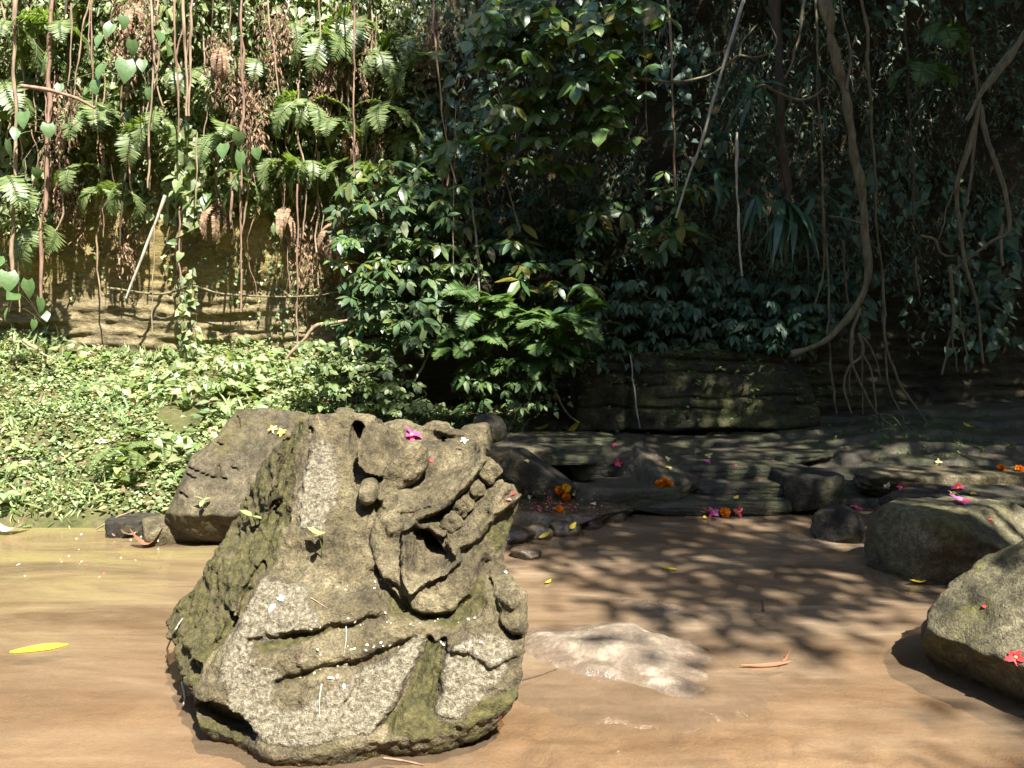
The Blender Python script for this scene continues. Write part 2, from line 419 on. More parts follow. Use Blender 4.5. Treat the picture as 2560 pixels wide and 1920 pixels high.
# silt hanging in the water, drawn out in streaks along the current
k1 = s.noise(st, 3.0, 5, .65, .8); k2 = s.noise(s.coord((.14, 1, 1), rot=(0, 0, .22)), 22, 4, .6, .3)
sc = s.ramp(k1, [(.3, (.125, .082, .047)), (.5, (.20, .138, .084)), (.72, (.28, .205, .13))])
sc = s.mix(.6, sc, s.ramp(k2, [(.3, .7), (.55, 1.0), (.75, 1.3)]), 'MULTIPLY')
al = s.n('MapRange'); s.l(sx.outputs[0], al.inputs[0]); al.inputs[1].default_value = -.9; al.inputs[2].default_value = -2.0
ay = s.n('MapRange'); s.l(sx.outputs[1], ay.inputs[0]); ay.inputs[1].default_value = 2.6; ay.inputs[2].default_value = 4.0
af = s.math('MULTIPLY', s.math('MULTIPLY', al.outputs[0], ay.outputs[0]), s.ramp(k1, [(.38, 0.0), (.6, 1.0)]))
sc = s.mix(s.math('MULTIPLY', af, .7), sc, (.20, .17, .055))
df = s.n('BsdfDiffuse'); s.l(sc, df.inputs[0])
sh = s.n('MapRange'); s.l(sx.outputs[1], sh.inputs[0]); sh.inputs[1].default_value = 2.2; sh.inputs[2].default_value = 3.3; sh.inputs[3].default_value = .45
si = s.n('MixShader'); s.l(s.math('MULTIPLY', s.ramp(k1, [(.3, .55), (.7, .8)]), sh.outputs[0]), si.inputs[0]); s.l(tr.outputs[0], si.inputs[1]); s.l(df.outputs[0], si.inputs[2])
fr = s.n('Fresnel'); fr.inputs[0].default_value = 1.33; s.l(bm_, fr.inputs['Normal'])
mx = s.n('MixShader'); s.l(fr.outputs[0], mx.inputs[0]); s.l(si.outputs[0], mx.inputs[1]); s.l(gl.outputs[0], mx.inputs[2]); s.l(mx.outputs[0], s.out.inputs[0])
M_WATER = s.m
gx = np.arange(-12, 12.1, .12); gy = np.arange(-6, 5.9, .12)
X, Y = np.meshgrid(gx, gy, indexing='ij'); V, F = grid_mesh(X, Y, X * 0)
tag(link('water', mesh_np('water', V, F, M_WATER)), kind='structure')
V, F = grid_mesh(*np.meshgrid(np.array([-200., 200]), np.array([-200., 200]), indexing='ij'), np.full((2, 2), -1.0))
tag(link('ground', mesh_np('ground', V, F, M_FAR)), kind='structure')
# ------------------------------------------------------------------ rocks with a carved or broken front
def relief_rock(outline, yb, zb, slope, thick, relief, vox=0.01, krnd=0.05, noise=(0.02, 4.0), fine=(0.004, 30.0), zmin=None, extra=None, seed=0, taper=0.22):
    """A rock with the given outline on a front plane y = yb + slope (z - zb), a real thickness behind it and a relief in front."""
    A, B = yb - slope * zb, slope
    def plane_pt(px, py):
        x, y, z = ray(px, py); t = (A + B * CAM_H) / (y - B * z)
        return x * t, CAM_H + z * t
    poly = [plane_pt(*p) for p in outline]
    xs = [p[0] for p in poly]; zs = [p[1] for p in poly]
    x0, x1, z0, z1 = min(xs) - .06, max(xs) + .06, min(zs) - .06, max(zs) + .06
    if zmin is not None: z0 = min(z0, zmin - .03)
    gx = np.arange(x0, x1, vox, dtype=np.float32); gz = np.arange(z0, z1, vox, dtype=np.float32)
    X, Z = np.meshgrid(gx, gz, indexing='ij')
    Yp = A + B * Z
    px, py = project(np.stack([X, Yp, Z], -1))
    R = relief(px, py, X, Z).astype(np.float32)
    sd = poly_sdf(X, Z, poly).astype(np.float32)
    front = Yp - R
    th = thick(X, Z) if callable(thick) else thick
    back = Yp + th
    y0, y1 = float(front.min()) - .05, float(min(back.max(), front.max() + 2)) + .06
    gy = np.arange(y0, y1, vox, dtype=np.float32)
    yy = gy[None, :, None]
    f = smax(sd[:, None, :] + np.float32(taper) * np.clip(yy - front[:, None, :] - .03, 0, 9), (front[:, None, :] - yy) * 0.75, np.float32(krnd))
    f = smax(f, (yy - back[:, None, :]) * 0.7, np.float32(0.12))
    if extra is not None: f = extra(f, gx[:, None, None], yy, gz[None, None, :])
    V, F = surface_nets(f.astype(np.float32), (x0, y0, z0), vox)
    V0 = V.copy()
    d = fbm(V, noise[1], 4, seed) * noise[0]; d2 = fbm(V, noise[1], 4, seed + 9) * noise[0]; d3 = fbm(V, noise[1], 4, seed + 19) * noise[0]
    V = V + np.stack([d, d2, d3], -1)
    return V, F, V0
def recentre(V):
    c = np.array([(V[:, 0].min() + V[:, 0].max()) / 2, (V[:, 1].min() + V[:, 1].max()) / 2, V[:, 2].min()]); return V - c, c
def vnormals(V, F):
    n = np.cross(V[F[:, 2]] - V[F[:, 0]], V[F[:, 3]] - V[F[:, 1]]); N = np.zeros_like(V)
    for k in range(4): np.add.at(N, F[:, k], n)
    return N / (np.linalg.norm(N, axis=1, keepdims=True) + 1e-9)
_ico = {}
def ico(sub):
    if sub not in _ico:
        import bmesh
        bm = bmesh.new(); bmesh.ops.create_icosphere(bm, subdivisions=sub, radius=1)
        V = np.array([v.co[:] for v in bm.verts]); F = np.array([[v.index for v in f.verts] for f in bm.faces]); bm.free(); _ico[sub] = (V, F)
    return _ico[sub]
def boulder(size, seed, ncut=9, sub=5, amp=0.08, cuts=(), flat=0.55, fine=0.02, boxy=0):
    D, F = ico(sub); r = np.ones(len(D)) if not boxy else .86 / np.sum(np.abs(D) ** boxy, axis=1) ** (1 / boxy); rs = np.random.default_rng(seed)
    pl = [(np.array(c[:3]) / np.linalg.norm(c[:3]), c[3]) for c in cuts]
    for _ in range(ncut):
        n = rs.normal(size=3); n /= np.linalg.norm(n); pl.append((n, rs.uniform(flat, 0.92)))
    for n, d in pl:
        q = D @ n; lim = np.where(q > 0.05, d / np.maximum(q, 0.05), 9.0); r = smin(r, lim, 0.06)
    r = r * (1 + amp * fbm(D, 1.7, 4, seed) + fine * fbm(D, 9, 3, seed + 5))
    return D * r[:, None] * np.asarray(size), F

# ------------------------------------------------------------------ the carved head
HEAD_OUT = [(762,1045),(727,1062),(692,1101),(640,1153),(597,1197),(540,1292),(497,1370),(455,1436),(405,1514),(345,1583),(275,1657),(240,1710),(248,1800),
 (300,1910),(350,1985),(460,2050),(620,2070),(800,2040),(870,1980),(922,1962),(1031,1945),(1152,1930),(1210,1890),(1258,1835),(1293,1765),(1308,1675),(1313,1619),
 (1319,1532),(1317,1480),(1295,1454),(1256,1436),(1269,1370),(1291,1301),(1306,1249),(1295,1236),(1276,1215),(1258,1205),(1238,1212),(1236,1175),(1228,1150),(1213,1140),(1204,1119),
 (1187,1110),(1161,1106),(1135,1090),(1096,1090),(1066,1100),(1005,1100),(988,1092),(975,1084),(957,1062),(931,1041),(870,1028),(792,1036)]
RIDGE = [(786,1050),(744,1197),(738,1318),(723,1330),(714,1397),(684,1427),(649,1449),(588,1588),(510,1674),(484,1753),(470,1830)]
UNDER = [(200,1690),(300,1720),(400,1770),(500,1800),(570,1815),(610,1850),(650,1882),(690,1902),(749,1900),(784,1885),(857,1880),(944,1850),(1014,1856),(1092,1850),(1144,1825),(1183,1812),(1248,1798),(1291,1755),(1330,1700)]
Z1 = lambda *p: [(380 + x * .434, 980 + y * .434) for x, y in p]
Z2 = lambda *p: [(380 + x * .434, 1380 + y * .434) for x, y in p]
def groove(px, py, pts, w, depth, soft=0.5):
    d = line_dist(px, py, pts); return -depth * (1 - sstep(w * (1 - soft), w, d))
def ridge(px, py, pts, w, h):
    d = line_dist(px, py, pts); return h * np.clip(1 - (d / w) ** 2, 0, 1)
def pmask(px, py, poly, soft=8): return 1 - sstep(-soft, soft, poly_sdf(px, py, poly))
PALE = [Z1((935,250),(1060,310),(1080,600),(1030,700),(1000,800),(835,780),(830,560),(880,380)),
        Z1((640,1060),(760,1060),(900,1120),(990,1240),(1000,1330),(820,1400),(600,1440),(560,1550),(500,1659),(380,1659),(430,1540),(520,1320)),
        Z2((480,500),(590,560),(640,620),(740,620),(780,690),(720,760),(700,860),(780,900),(960,820),(1180,690),(1230,640),(1540,470),(1590,490),(1480,720),(1380,880),(1330,1000),(1150,1050),(930,1080),(850,1120),(700,1100),(590,1040),(440,880),(420,640)),
        Z2((1690,500),(1680,650),(1630,930),(1770,970),(1850,870),(1990,770),(2110,600),(2050,480),(1850,450))]
MOSS = [Z1((590,1440),(830,1370),(1040,1320),(1070,1350),(860,1420),(680,1470)), Z2((730,740),(980,650),(1010,660),(780,760)),
        Z2((1590,480),(1690,480),(1670,620),(1620,950),(1760,990),(1900,860),(2110,780),(2060,930),(1800,1060),(1500,1060),(1300,1010),(1450,850),(1540,640)),
        Z1((1310,1080),(1450,1180),(1600,1270),(1760,1230),(1900,1080),(1930,1230),(1750,1350),(1560,1340),(1380,1270)),
        Z1((1200,640),(1290,620),(1320,560),(1340,680),(1260,700)), Z1((1500,720),(1700,800),(1900,590),(1860,560),(1750,700),(1620,690)),
        Z1((1900,800),(2130,640),(2060,860),(1990,1000)), Z2((400,600),(330,500),(320,640)), Z1((540,820),(640,760),(660,900),(480,1060),(400,1000))]
BITE = Z2((235,860),(420,880),(520,960),(600,1050),(560,1130),(420,1160),(300,1120),(200,980))
def head_relief(px, py, X, Z):
    P3 = np.stack([px / 40, py / 40, px * 0], -1)
    wob = fbm(P3, 0.5, 3, 3) * 6
    qx, qy = px + wob, py + fbm(P3, 0.5, 3, 8) * 6
    R = 0.045 * (1 - ((px - 830) / 470) ** 2) - 0.03 - 0.05 * sstep(1420, 1900, py)
    # broken back of the head, falling away beyond its edge
    ex = lerp_tab(py, [(b, a) for a, b in RIDGE])
    lf = np.clip(ex - qx, 0, 400)
    R = R - 0.0014 * lf
    rough = sstep(0, 30, lf)
    R = R + rough * (0.035 * fbm(P3, 0.7, 4, 21) - 0.016 * np.abs(fbm(P3, 1.6, 4, 31)) + 0.015)
    R += groove(qx, qy, [(722,1068),(700,1153),(676,1249),(655,1310),(640,1345)], 20, 0.075)
    R += groove(qx, qy, [(783,1075),(752,1190),(742,1310)], 10, 0.03)
    R += groove(qx, qy, [(650,1430),(605,1500),(585,1560)], 16, 0.05)
    R += groove(qx, qy, [(560,1560),(528,1640),(505,1700)], 15, 0.05)
    R += groove(qx, qy, [(560,1260),(590,1350),(570,1420)], 14, 0.03)
    R += groove(qx, qy, [(424,1724),(440,1722),(466,1735)], 6, 0.03)
    # apron of curls below the jaw stands forward of the smooth side of the head
    ap = lerp_tab(px, [(380,1700),(500,1660),(588,1570),(640,1470),(649,1449),(701,1440),(770,1462),(879,1475),(935,1453),(985,1530),(1060,1560),(1150,1545),(1205,1480),(1330,1450)])
    R += 0.055 * sstep(-14, 16, qy - ap) * sstep(-30, 10, px - ex)
    # eye socket, brow lid, nose bridge
    R += groove(qx, qy, Z1((1190,200),(1172,290),(1180,390),(1220,465),(1290,500)), 19, 0.11)
    lid = Z1((1200,300),(1235,220),(1295,165),(1350,200),(1380,290),(1370,340),(1335,440),(1320,480),(1345,600),(1315,600),(1290,500),(1220,420))
    R += pmask(px, py, lid, 6) * (0.095 - 0.0015 * np.clip(px - 905, 0, 90))
    R += ridge(px, py, lid + lid[:1], 6, 0.022)
    R += ridge(px, py, Z1((1215,300),(1240,400),(1310,470),(1330,560),(1345,640)), 11, 0.03)
    sock = Z1((1380,330),(1430,560),(1520,600),(1640,540),(1850,400),(1880,310),(1760,330),(1640,300),(1560,250),(1440,240))
    R -= 0.13 * pmask(px, py, sock, 20)
    R -= 0.10 * pmask(px, py, Z1((1370,250),(1440,330),(1600,330),(1790,330),(1900,290),(1800,150),(1400,120)), 14) * 1.6
    # muzzle and upper lip
    muz = Z1((1330,700),(1480,580),(1600,560),(1760,470),(1900,330),(1960,380),(1900,450),(1800,550),(1690,650),(1500,745),(1380,800))
    R += 0.05 * pmask(px, py, muz, 18)
    R += ridge(px, py, Z1((1490,735),(1690,640),(1790,540),(1870,440),(1905,390)), 13, 0.03)
    R += 0.02 * pmask(px, py, Z1((1250,800),(1330,700),(1480,750),(1500,950),(1440,1080),(1300,1060)), 22)
    for pts in (Z1((1400,640),(1520,630),(1600,600)), Z1((1420,690),(1520,675),(1620,640)), Z1((1400,755),(1450,735),(1480,740))): R += groove(qx, qy, pts, 5, 0.012)
    # open mouth below the lip
    mouth = Z1((1500,760),(1700,670),(1800,570),(1880,470),(1940,420),(2010,460),(1960,560),(1880,640),(1800,740),(1720,840),(1620,780))
    R -= 0.048 * pmask(px, py, mouth, 10)
    R += groove(px, py, Z1((1690,850),(1790,740),(1900,600),(1980,520)), 9, 0.05)
    ton = Z1((1740,850),(1830,740),(1960,590),(2040,500),(2075,560),(2010,640),(1930,750),(1800,880))
    R += 0.015 * pmask(px, py, ton, 6)
    R += ridge(px, py, Z1((2060,520),(2000,600),(1950,670)), 14, 0.035)
    # lower lip, sloping away on its outer side
    R += ridge(px, py, Z1((1770,880),(1890,810),(1980,700),(2060,640),(2130,605)), 16, 0.05)
    lip = Z1((1880,820),(1980,710),(2140,600),(2160,700),(2080,1060),(1900,1080),(1850,960))
    m = pmask(px, py, lip, 10); R -= m * 0.0011 * np.clip((px - 1190) + 0.5 * (py - 1330), 0, 200)
    # almond-shaped fang socket at the corner of the mouth
    rim = Z1((1485,752),(1600,770),(1700,830),(1765,945),(1690,1000),(1580,1045),(1515,1100),(1475,1000),(1480,860),(1485,752))
    R -= 0.035 * pmask(px, py, rim[:-1], 6)
    R += ridge(px, py, rim, 15, 0.07)
    hole = Z1((1505,785),(1600,835),(1695,955),(1640,990),(1570,975),(1535,1040),(1510,960),(1500,860))
    R -= 0.035 * pmask(px, py, hole, 8)
    deep = Z1((1520,800),(1600,850),(1690,960),(1640,985),(1570,960),(1550,870))
    R -= 0.13 * pmask(px, py, deep, 7)
    # cheek seams and jaw lobe
    R += groove(qx, qy, Z1((1290,690),(1252,800),(1258,900),(1290,1000),(1305,1080)), 14, 0.024, .9)
    R += 0.03 * pmask(px, py, Z1((1290,1000),(1400,1130),(1540,1280),(1740,1280),(1860,1150),(1880,960),(1760,1000),(1560,1060),(1440,1000)), 34)
    R += groove(qx, qy, [(940,1440),(968,1495),(1008,1535),(1060,1558),(1140,1548),(1192,1505),(1206,1440)], 34, 0.05, .9)
    R += groove(qx, qy, Z1((1370,1060),(1440,1130),(1480,1230)), 10, 0.02)
    # smooth hollow of the temple
    R += groove(qx, qy, Z1((640,1080),(900,1130),(1130,1150),(1290,1090)), 24, 0.022, .95)
    R -= 0.02 * pmask(px, py, Z1((760,900),(980,860),(1230,900),(1270,1050),(1000,1120),(780,1060)), 30)
    # curls of the apron
    R += groove(qx, qy, Z1((590,1430),(760,1400),(900,1370),(1040,1335),(1220,1310),(1330,1280)), 30, 0.034, .95)
    R += ridge(px, py, Z1((740,1330),(900,1290),(1060,1270),(1200,1240)), 34, 0.016)
    R += groove(qx, qy, Z2((730,745),(860,700),(980,655),(1180,640),(1320,580),(1510,500)), 27, 0.032, .95)
    R += ridge(px, py, Z2((640,600),(860,570),(1080,540),(1300,480),(1440,440)), 34, 0.014)
    R += groove(qx, qy, Z2((1590,500),(1540,650),(1450,850),(1320,1010)), 24, 0.04, .8)
    R += groove(qx, qy, Z2((1685,490),(1665,620),(1640,800),(1615,940)), 20, 0.035, .8)
    R -= 0.02 * pmask(px, py, Z2((1590,490),(1685,490),(1620,940),(1450,900)), 8)
    R += groove(qx, qy, Z2((1180,660),(1200,760),(1130,870)), 8, 0.015)
    R += ridge(px, py, Z2((1740,500),(1850,520),(1960,600),(2080,560)), 22, 0.03)
    R += 0.06 * np.exp(-((px - 1283) ** 2 + (py - 1484) ** 2) / 32 ** 2) + 0.055 * np.exp(-((px - 1290) ** 2 + (py - 1545) ** 2) / 30 ** 2)
    R += groove(qx, qy, [(1215,1445),(1235,1490),(1245,1560),(1300,1590)], 9, 0.03)
    # bites out of the lower edge and the undercut
    R -= 0.09 * pmask(px, py, BITE, 12)
    ue = lerp_tab(px, UNDER) - 12
    R -= 0.00105 * np.clip(qy - ue, 0, 300)
    R += 0.008 * fbm(P3, 0.55, 4, 41) + 0.005 * fbm(P3, 2.2, 4, 51)
    return R
def ell(gx, gy, gz, c, r, ang=0):
    dx, dy, dz = gx - c[0], gy - c[1], gz - c[2]
    if ang:
        ca, sa = math.cos(ang), math.sin(ang); dx, dz = ca * dx + sa * dz, -sa * dx + ca * dz
    q = np.sqrt((dx / r[0]) ** 2 + (dy / r[1]) ** 2 + (dz / r[2]) ** 2); return (q - 1) * min(r)
def head_extra(f, gx, gy, gz):
    k = np.float32(0.02)
    c = at(1092, 1092, 3.20); f = smin(f, ell(gx, gy, gz, c, (.078, .09, .066)), k)
    c = at(1140, 1106, 3.12); f = smin(f, ell(gx, gy, gz, c, (.05, .06, .04)), k)
    c = at(1010, 1085, 3.40); f = smin(f, ell(gx, gy, gz, c, (.08, .08, .06)), np.float32(.04))
    c = at(1160, 1150, 3.16); f = smin(f, ell(gx, gy, gz, c, (.10, .14, .05), 0.5), np.float32(.04))
    c = at(1114, 1108, 3.085); f = smax(f, -ell(gx, gy, gz, c, (.024, .06, .027)), np.float32(.01))
    return f
stone_head = stone_mat('carved_stone', (0.032, 0.025, 0.012), (0.094, 0.074, 0.038), (0.205, 0.168, 0.096), attrs=True, bump=0.7)
V, F, V0 = relief_rock(HEAD_OUT, 2.2, 0.1, 0.882, lambda X, Z: 0.78 - 0.25 * np.clip(Z - .45, 0, 1), head_relief, vox=0.0062, krnd=0.016, noise=(0.004, 22.0), extra=head_extra, seed=4)
px, py = project(np.stack([V0[:, 0], 2.2 + .882 * (V0[:, 2] - .1), V0[:, 2]], -1))
exv = lerp_tab(py, [(b, a) for a, b in RIDGE]); lf = sstep(0, 25, exv - px)
N = vnormals(V, F)
P3 = V
V = V + N * (lf * (0.008 * fbm(V * np.array([1.6, 1, .7]), 26, 3, 71) - 0.011 * np.abs(fbm(V * np.array([1.5, 1, .6]), 12, 4, 77))) + 0.005 * fbm(V, 55, 3, 81))[:, None]
pale = np.zeros(len(V)); moss = np.zeros(len(V))
for p in PALE: pale = np.maximum(pale, pmask(px, py, p, 22))
for p in MOSS: moss = np.maximum(moss, pmask(px, py, p, 16))
moss = np.maximum(moss, lf * 0.6); moss = np.maximum(moss, 0.62 * sstep(0, 50, py - lerp_tab(px, UNDER)))
head_c = np.array([-0.62, 2.75, 0.0])
head = empty('carved_stone_head', head_c, 'mossy carved stone demon head lying on its back in the stream', 'sculpture')
me = mesh_np('stone_body', V - head_c, F, stone_head); attr(me, 'pale', pale * (1 - 0.0 * moss)); attr(me, 'moss', np.where(pale > .5, moss * .5, np.maximum(moss, 0.36)))
link('stone_body', me, head)
def head_part(name, V, F, label=None, pl=0.0, ms=0.3):
    me = mesh_np(name, V - head_c, F, stone_head); attr(me, 'pale', np.full(len(V), pl)); attr(me, 'moss', np.full(len(V), ms))
    o = link(name, me, head)
    if label: o['label'] = label
    return o
def rough_blob(c, r, sub=4, rot=None, seed=1, box=0.0, amp=.05):
    D, Fi = ico(sub)
    if box: 
        m = np.max(np.abs(D), axis=1, keepdims=True); D2 = D / m * 0.82; D = D * (1 - box) + D2 * box
    P = D * np.asarray(r) * (1 + amp * fbm(D, 2.2, 3, seed))[:, None]
    if rot is not None: P = P @ np.asarray(rot).T
    return P + np.asarray(c), Fi
def rotm(axis, a):
    from mathutils import Matrix
    return np.array(Matrix.Rotation(a, 3, Vector(axis)))
Vv, Fv = rough_blob(at(1012, 1170, 2.815), (.112, .085, .066), sub=5, rot=rotm((0, 1, 0), -0.80) @ rotm((0, 0, 1), .25), seed=3, amp=.10, box=.15); head_part('eyeball', Vv, Fv, 'smooth bulging stone eyeball', 0, .1)
Vv, Fv = rough_blob(at(922, 1228, 2.665), (.036, .07, .036), box=.25, rot=rotm((1, 0, 0), .3), seed=5); head_part('ear_stud', Vv, Fv, None, 0, .35)
for (tx, ty, w, dY) in ((1222,1180,.047,2.82),(1189,1226,.036,2.77),(1159,1265,.038,2.715),(1130,1305,.037,2.67)):
    Vv, Fv = rough_blob(at(tx, ty, dY), (w * 1.05, .05, w * .92), box=.6, rot=rotm((0, 1, 0), -0.80 + rng.normal() * .12) @ rotm((0, 0, 1), rng.normal() * .2), seed=int(tx), amp=.16); head_part('tooth', Vv, Fv, None, 0.1, .35)
# ------------------------------------------------------------------ boulders, slabs and stones
M_ROCK = stone_mat('mossy_rock', (.035, .028, .014), (.10, .08, .042), (.19, .16, .095), moss_amt=.35, bump=.7)
M_ROCKD = stone_mat('dark_wet_rock', (.012, .011, .008), (.035, .03, .02), (.075, .065, .04), moss=(.05, .052, .015), moss_amt=.4, bump=.7)
M_WET = stone_mat('wet_stone', (.03, .022, .013), (.075, .052, .03), (.15, .11, .068), moss_amt=0, wet=True, bump=.35)
def rock(name, V, F, mat, label, group=None, cat='rock'):
    Vc, c = recentre(V); me = mesh_np(name, Vc, F, mat); o = link(name, me, None, c); return tag(o, label, cat, group)
# leaning slab behind the head
def rl(px, py, X, Z):
    P3 = np.stack([px / 40, py / 40, px * 0], -1); w = 7 * fbm(P3, .5, 3, 2)
    R = 0.03 * fbm(P3, .5, 4, 3) - .0016 * np.clip(520 - (py - 1145) * .45 - px + w, 0, 300)
    R = R - .0030 * np.clip(py + w - lerp_tab(px, [(380, 1300), (440, 1292), (560, 1284), (700, 1270), (860, 1240)]), 0, 200)
    for pts in ([(460,1172),(500,1182),(530,1195),(560,1200)], [(455,1190),(485,1196)], [(545,1165),(542,1190)], [(575,1170),(590,1176)], [(440,1240),(470,1246)], [(545,1105),(560,1110)], [(590,1045),(598,1075)]):
        R = R - .035 * (1 - sstep(1, 5, line_dist(px + w, py, pts)))
    return R
V, F, _ = relief_rock([(590,1026),(535,1090),(462,1142),(425,1215),(388,1290),(345,1365),(310,1425),(500,1425),(640,1410),(760,1365),(860,1300),(870,1060),(760,1030),(690,1024)], 4.2, .2, .85, .55, rl, vox=.011, krnd=.04, noise=(.012, 7), seed=14)
rock('leaning_boulder', V, F, stone_mat('olive_slab', (.026, .021, .011), (.068, .055, .031), (.125, .10, .058), moss=(.07, .06, .018), moss_amt=.45), 'flat-faced olive brown slab leaning behind the carved head')
M_LICH = stone_mat('lichen_rock', (.03, .026, .014), (.09, .077, .042), (.19, .165, .095), moss=(.085, .078, .022), moss_amt=.5, bump=.9)
V, F = boulder((.60, .46, .46), 24, 3, 6, .03, cuts=((-.85, -.3, -.42, .70), (-.12, -.55, .82, .66), (-.6, -.2, .75, .66)), flat=.85, fine=.012)
N = vnormals(V, np.hstack([F, F[:, :1]])); lit = sstep(-.1, .35, N[:, 2])
V = V + N * (lit * (-.028 * np.abs(fbm(V, 7, 4, 15)) - .016 * np.abs(fbm(V, 18, 3, 16))) + .010 * fbm(V, 9, 3, 17))[:, None]
rock('boulder', V + np.array([2.10, 2.62, .11]), F, M_LICH, 'large pitted mossy boulder catching sun, a red petal lying on its top')
V, F = boulder((.50, .38, .36), 34, 3, 6, .03, cuts=((-.2, -.9, -.25, .62), (.5, -.5, .75, .60), (-.9, -.3, .1, .76), (0, 0, 1, .66)), flat=.85, fine=.012)
N = vnormals(V, np.hstack([F, F[:, :1]])); V = V + N * (.012 * fbm(V, 8, 4, 35) - .012 * np.abs(fbm(V, 12, 3, 36)))[:, None]
rock('boulder', V + np.array([2.33, 3.86, .10]), F, M_LICH, 'blocky dark-fronted boulder between the small round stone and the pitted mossy boulder')
V, F = boulder((.165, .15, .135), 51, 7, 5, .06); rock('round_stone', V + at(2090, 1318, 4.5), F, M_ROCKD, 'small round dark stone standing at the water beside the blocky boulder')
def slab(name, px, py, Y, size, rz, seed, label, mat=M_ROCK, tilt=(0, 0), group=None, cuts=((0, 0, 1, .60), (0, 0, -1, .6)), dz=0):
    V, F = boulder(size, seed, 3 if cuts else 7, 5, .05, cuts=cuts, flat=.78 if cuts else .6, fine=.025, boxy=5 if cuts else 0)
    V = V @ rotm((0, 0, 1), rz).T @ rotm((1, 0, 0), tilt[0]).T @ rotm((0, 1, 0), tilt[1]).T
    return rock(name, V + at(px, py, Y) + np.array([0, 0, dz]), F, mat, label, group)
slab('stone_slab', 2430, 1262, 4.75, (.60, .32, .13), -.12, 61, 'flat dark slab strewn with pink and yellow blossoms above the blocky boulder', M_ROCKD)
slab('stone_slab', 2400, 1205, 5.35, (.85, .22, .14), .06, 62, 'long low mossy slab behind the blossom-strewn slab', M_ROCK)
slab('stone_slab', 2450, 1150, 6.0, (.5, .2, .10), .0, 63, 'pale flat rock low under the hanging root bundle', M_ROCK)
slab('stone', 2515, 1128, 6.2, (.16, .12, .07), .3, 64, 'rounded pale stone with a green leaf on it under the hanging roots', M_ROCK)
slab('stone', 2310, 1108, 6.4, (.22, .14, .06), .1, 65, 'low reddish stone at the foot of the layered dark wall', M_ROCK)
slab('stone', 2170, 1090, 6.5, (.26, .13, .05), .0, 66, 'flat brown stone below the big curved liana', M_ROCK)
slab('stone_block', 2005, 1215, 5.25, (.22, .30, .19), .1, 67, 'squared dark ledge block with plants growing down its front', M_ROCKD)
slab('stone_block', 1640, 1195, 5.45, (.24, .32, .24), .5, 68, 'tilted mossy block standing proud of the dark ledge, marigolds at its foot', M_LEDGE, tilt=(.25, .35))
slab('stone_block', 1520, 1150, 5.75, (.32, .22, .13), -.35, 69, 'slanting green-topped block beside the pink blossom on the ledge', M_LEDGE, tilt=(.1, -.3))
slab('stone_fin', 1345, 1195, 5.2, (.30, .12, .15), -.5, 70, 'thin stone fin slanting down to the marigolds by the little pool', M_ROCKD, tilt=(.2, .42))
slab('stone_slab', 1290, 1140, 5.55, (.30, .16, .10), .1, 71, 'flat grey stone just behind the open stone mouth', M_ROCK)
for i, (a, b, Y, L) in enumerate(((1370,1098,6.1,.62), (1400,1118,5.92,.66), (1380,1142,5.75,.6))):
    slab('strata_slab', a, b, Y, (L, .22, .055), .03 * i, 72 + i, ('topmost', 'middle', 'lowest')[i] + ' of three thin rock layers stepping down behind the carved nose', M_LEDGE)
for i, (a, b, Y, L, z) in enumerate(((1800,1172,5.55,.55,.10), (1860,1215,5.35,.5,.09), (1780,1255,5.2,.62,.08), (1900,1140,5.9,.6,.08), (1560,1235,5.2,.42,.13))):
    slab('strata_slab', a, b, Y, (L, .24, z), .05 * i - .1, 82 + i, ('broad dark ledge layer carrying a frangipani and a pink blossom', 'dark ledge layer with small weeds above the water', 'lowest dark ledge layer touching the muddy water', 'mossy ledge layer under the square rock block', 'dark overhanging ledge layer right behind the little pool')[i].replace('right ', ''), M_LEDGE)
slab('stone', 1195, 1095, 4.5, (.12, .12, .10), .3, 90, 'brown rounded rock peeping over the carved nose', M_ROCK, cuts=())
slab('stone', 1222, 1075, 5.0, (.12, .11, .11), .3, 92, 'dark knobbly rock behind the carved nose', M_ROCKD, cuts=())
slab('stone', 1010, 1090, 4.1, (.17, .12, .09), .1, 93, 'banded brown rock between brow and nose of the carved head', M_ROCK, cuts=())
slab('stone', 860, 1036, 3.7, (.06, .06, .035), .1, 94, 'small crumbly stone on the crown of the carved head', M_ROCK, cuts=())
slab('stone', 335, 1322, 4.62, (.17, .14, .12), .2, 95, 'dark stone where the leafy bank meets the water', M_ROCKD)
slab('stone', 405, 1325, 4.45, (.12, .14, .11), .5, 96, 'grey stone wedged against the leaning slab at the water', M_ROCK)
# square block of the old wall with grass on top
def rl(px, py, X, Z):
    P3 = np.stack([px / 40, py / 40, px * 0], -1); w = 8 * fbm(P3, .4, 3, 52)
    R = .045 * fbm(P3, .35, 4, 53) + .02 * fbm(P3 * np.array([.6, 2.2, 1]), .7, 4, 54)
    for yv in (905, 935, 962, 990, 1018): R = R - .03 * (1 - sstep(1, 6, np.abs(py + w - yv))) * sstep(-.2, .3, fbm(P3, .25, 2, int(yv)))
    return R - .05 * (1 - sstep(2, 12, np.abs(px + w - 1566))) - .0012 * np.clip(px - 1960, 0, 200)
V, F, _ = relief_rock([(1440,890),(1500,876),(1560,880),(1700,872),(1900,880),(1990,890),(2040,950),(2070,1075),(1440,1082)], 6.55, .4, .06, .75, rl, vox=.016, krnd=.05, noise=(.014, 6), seed=54, taper=0.0)
rock('rock_block', V, F, stone_mat('block_stone', (.012, .012, .008), (.035, .031, .018), (.09, .075, .035), moss=(.06, .062, .018), moss_amt=.6), 'square weathered rock block with grass on top below the dark cliff')
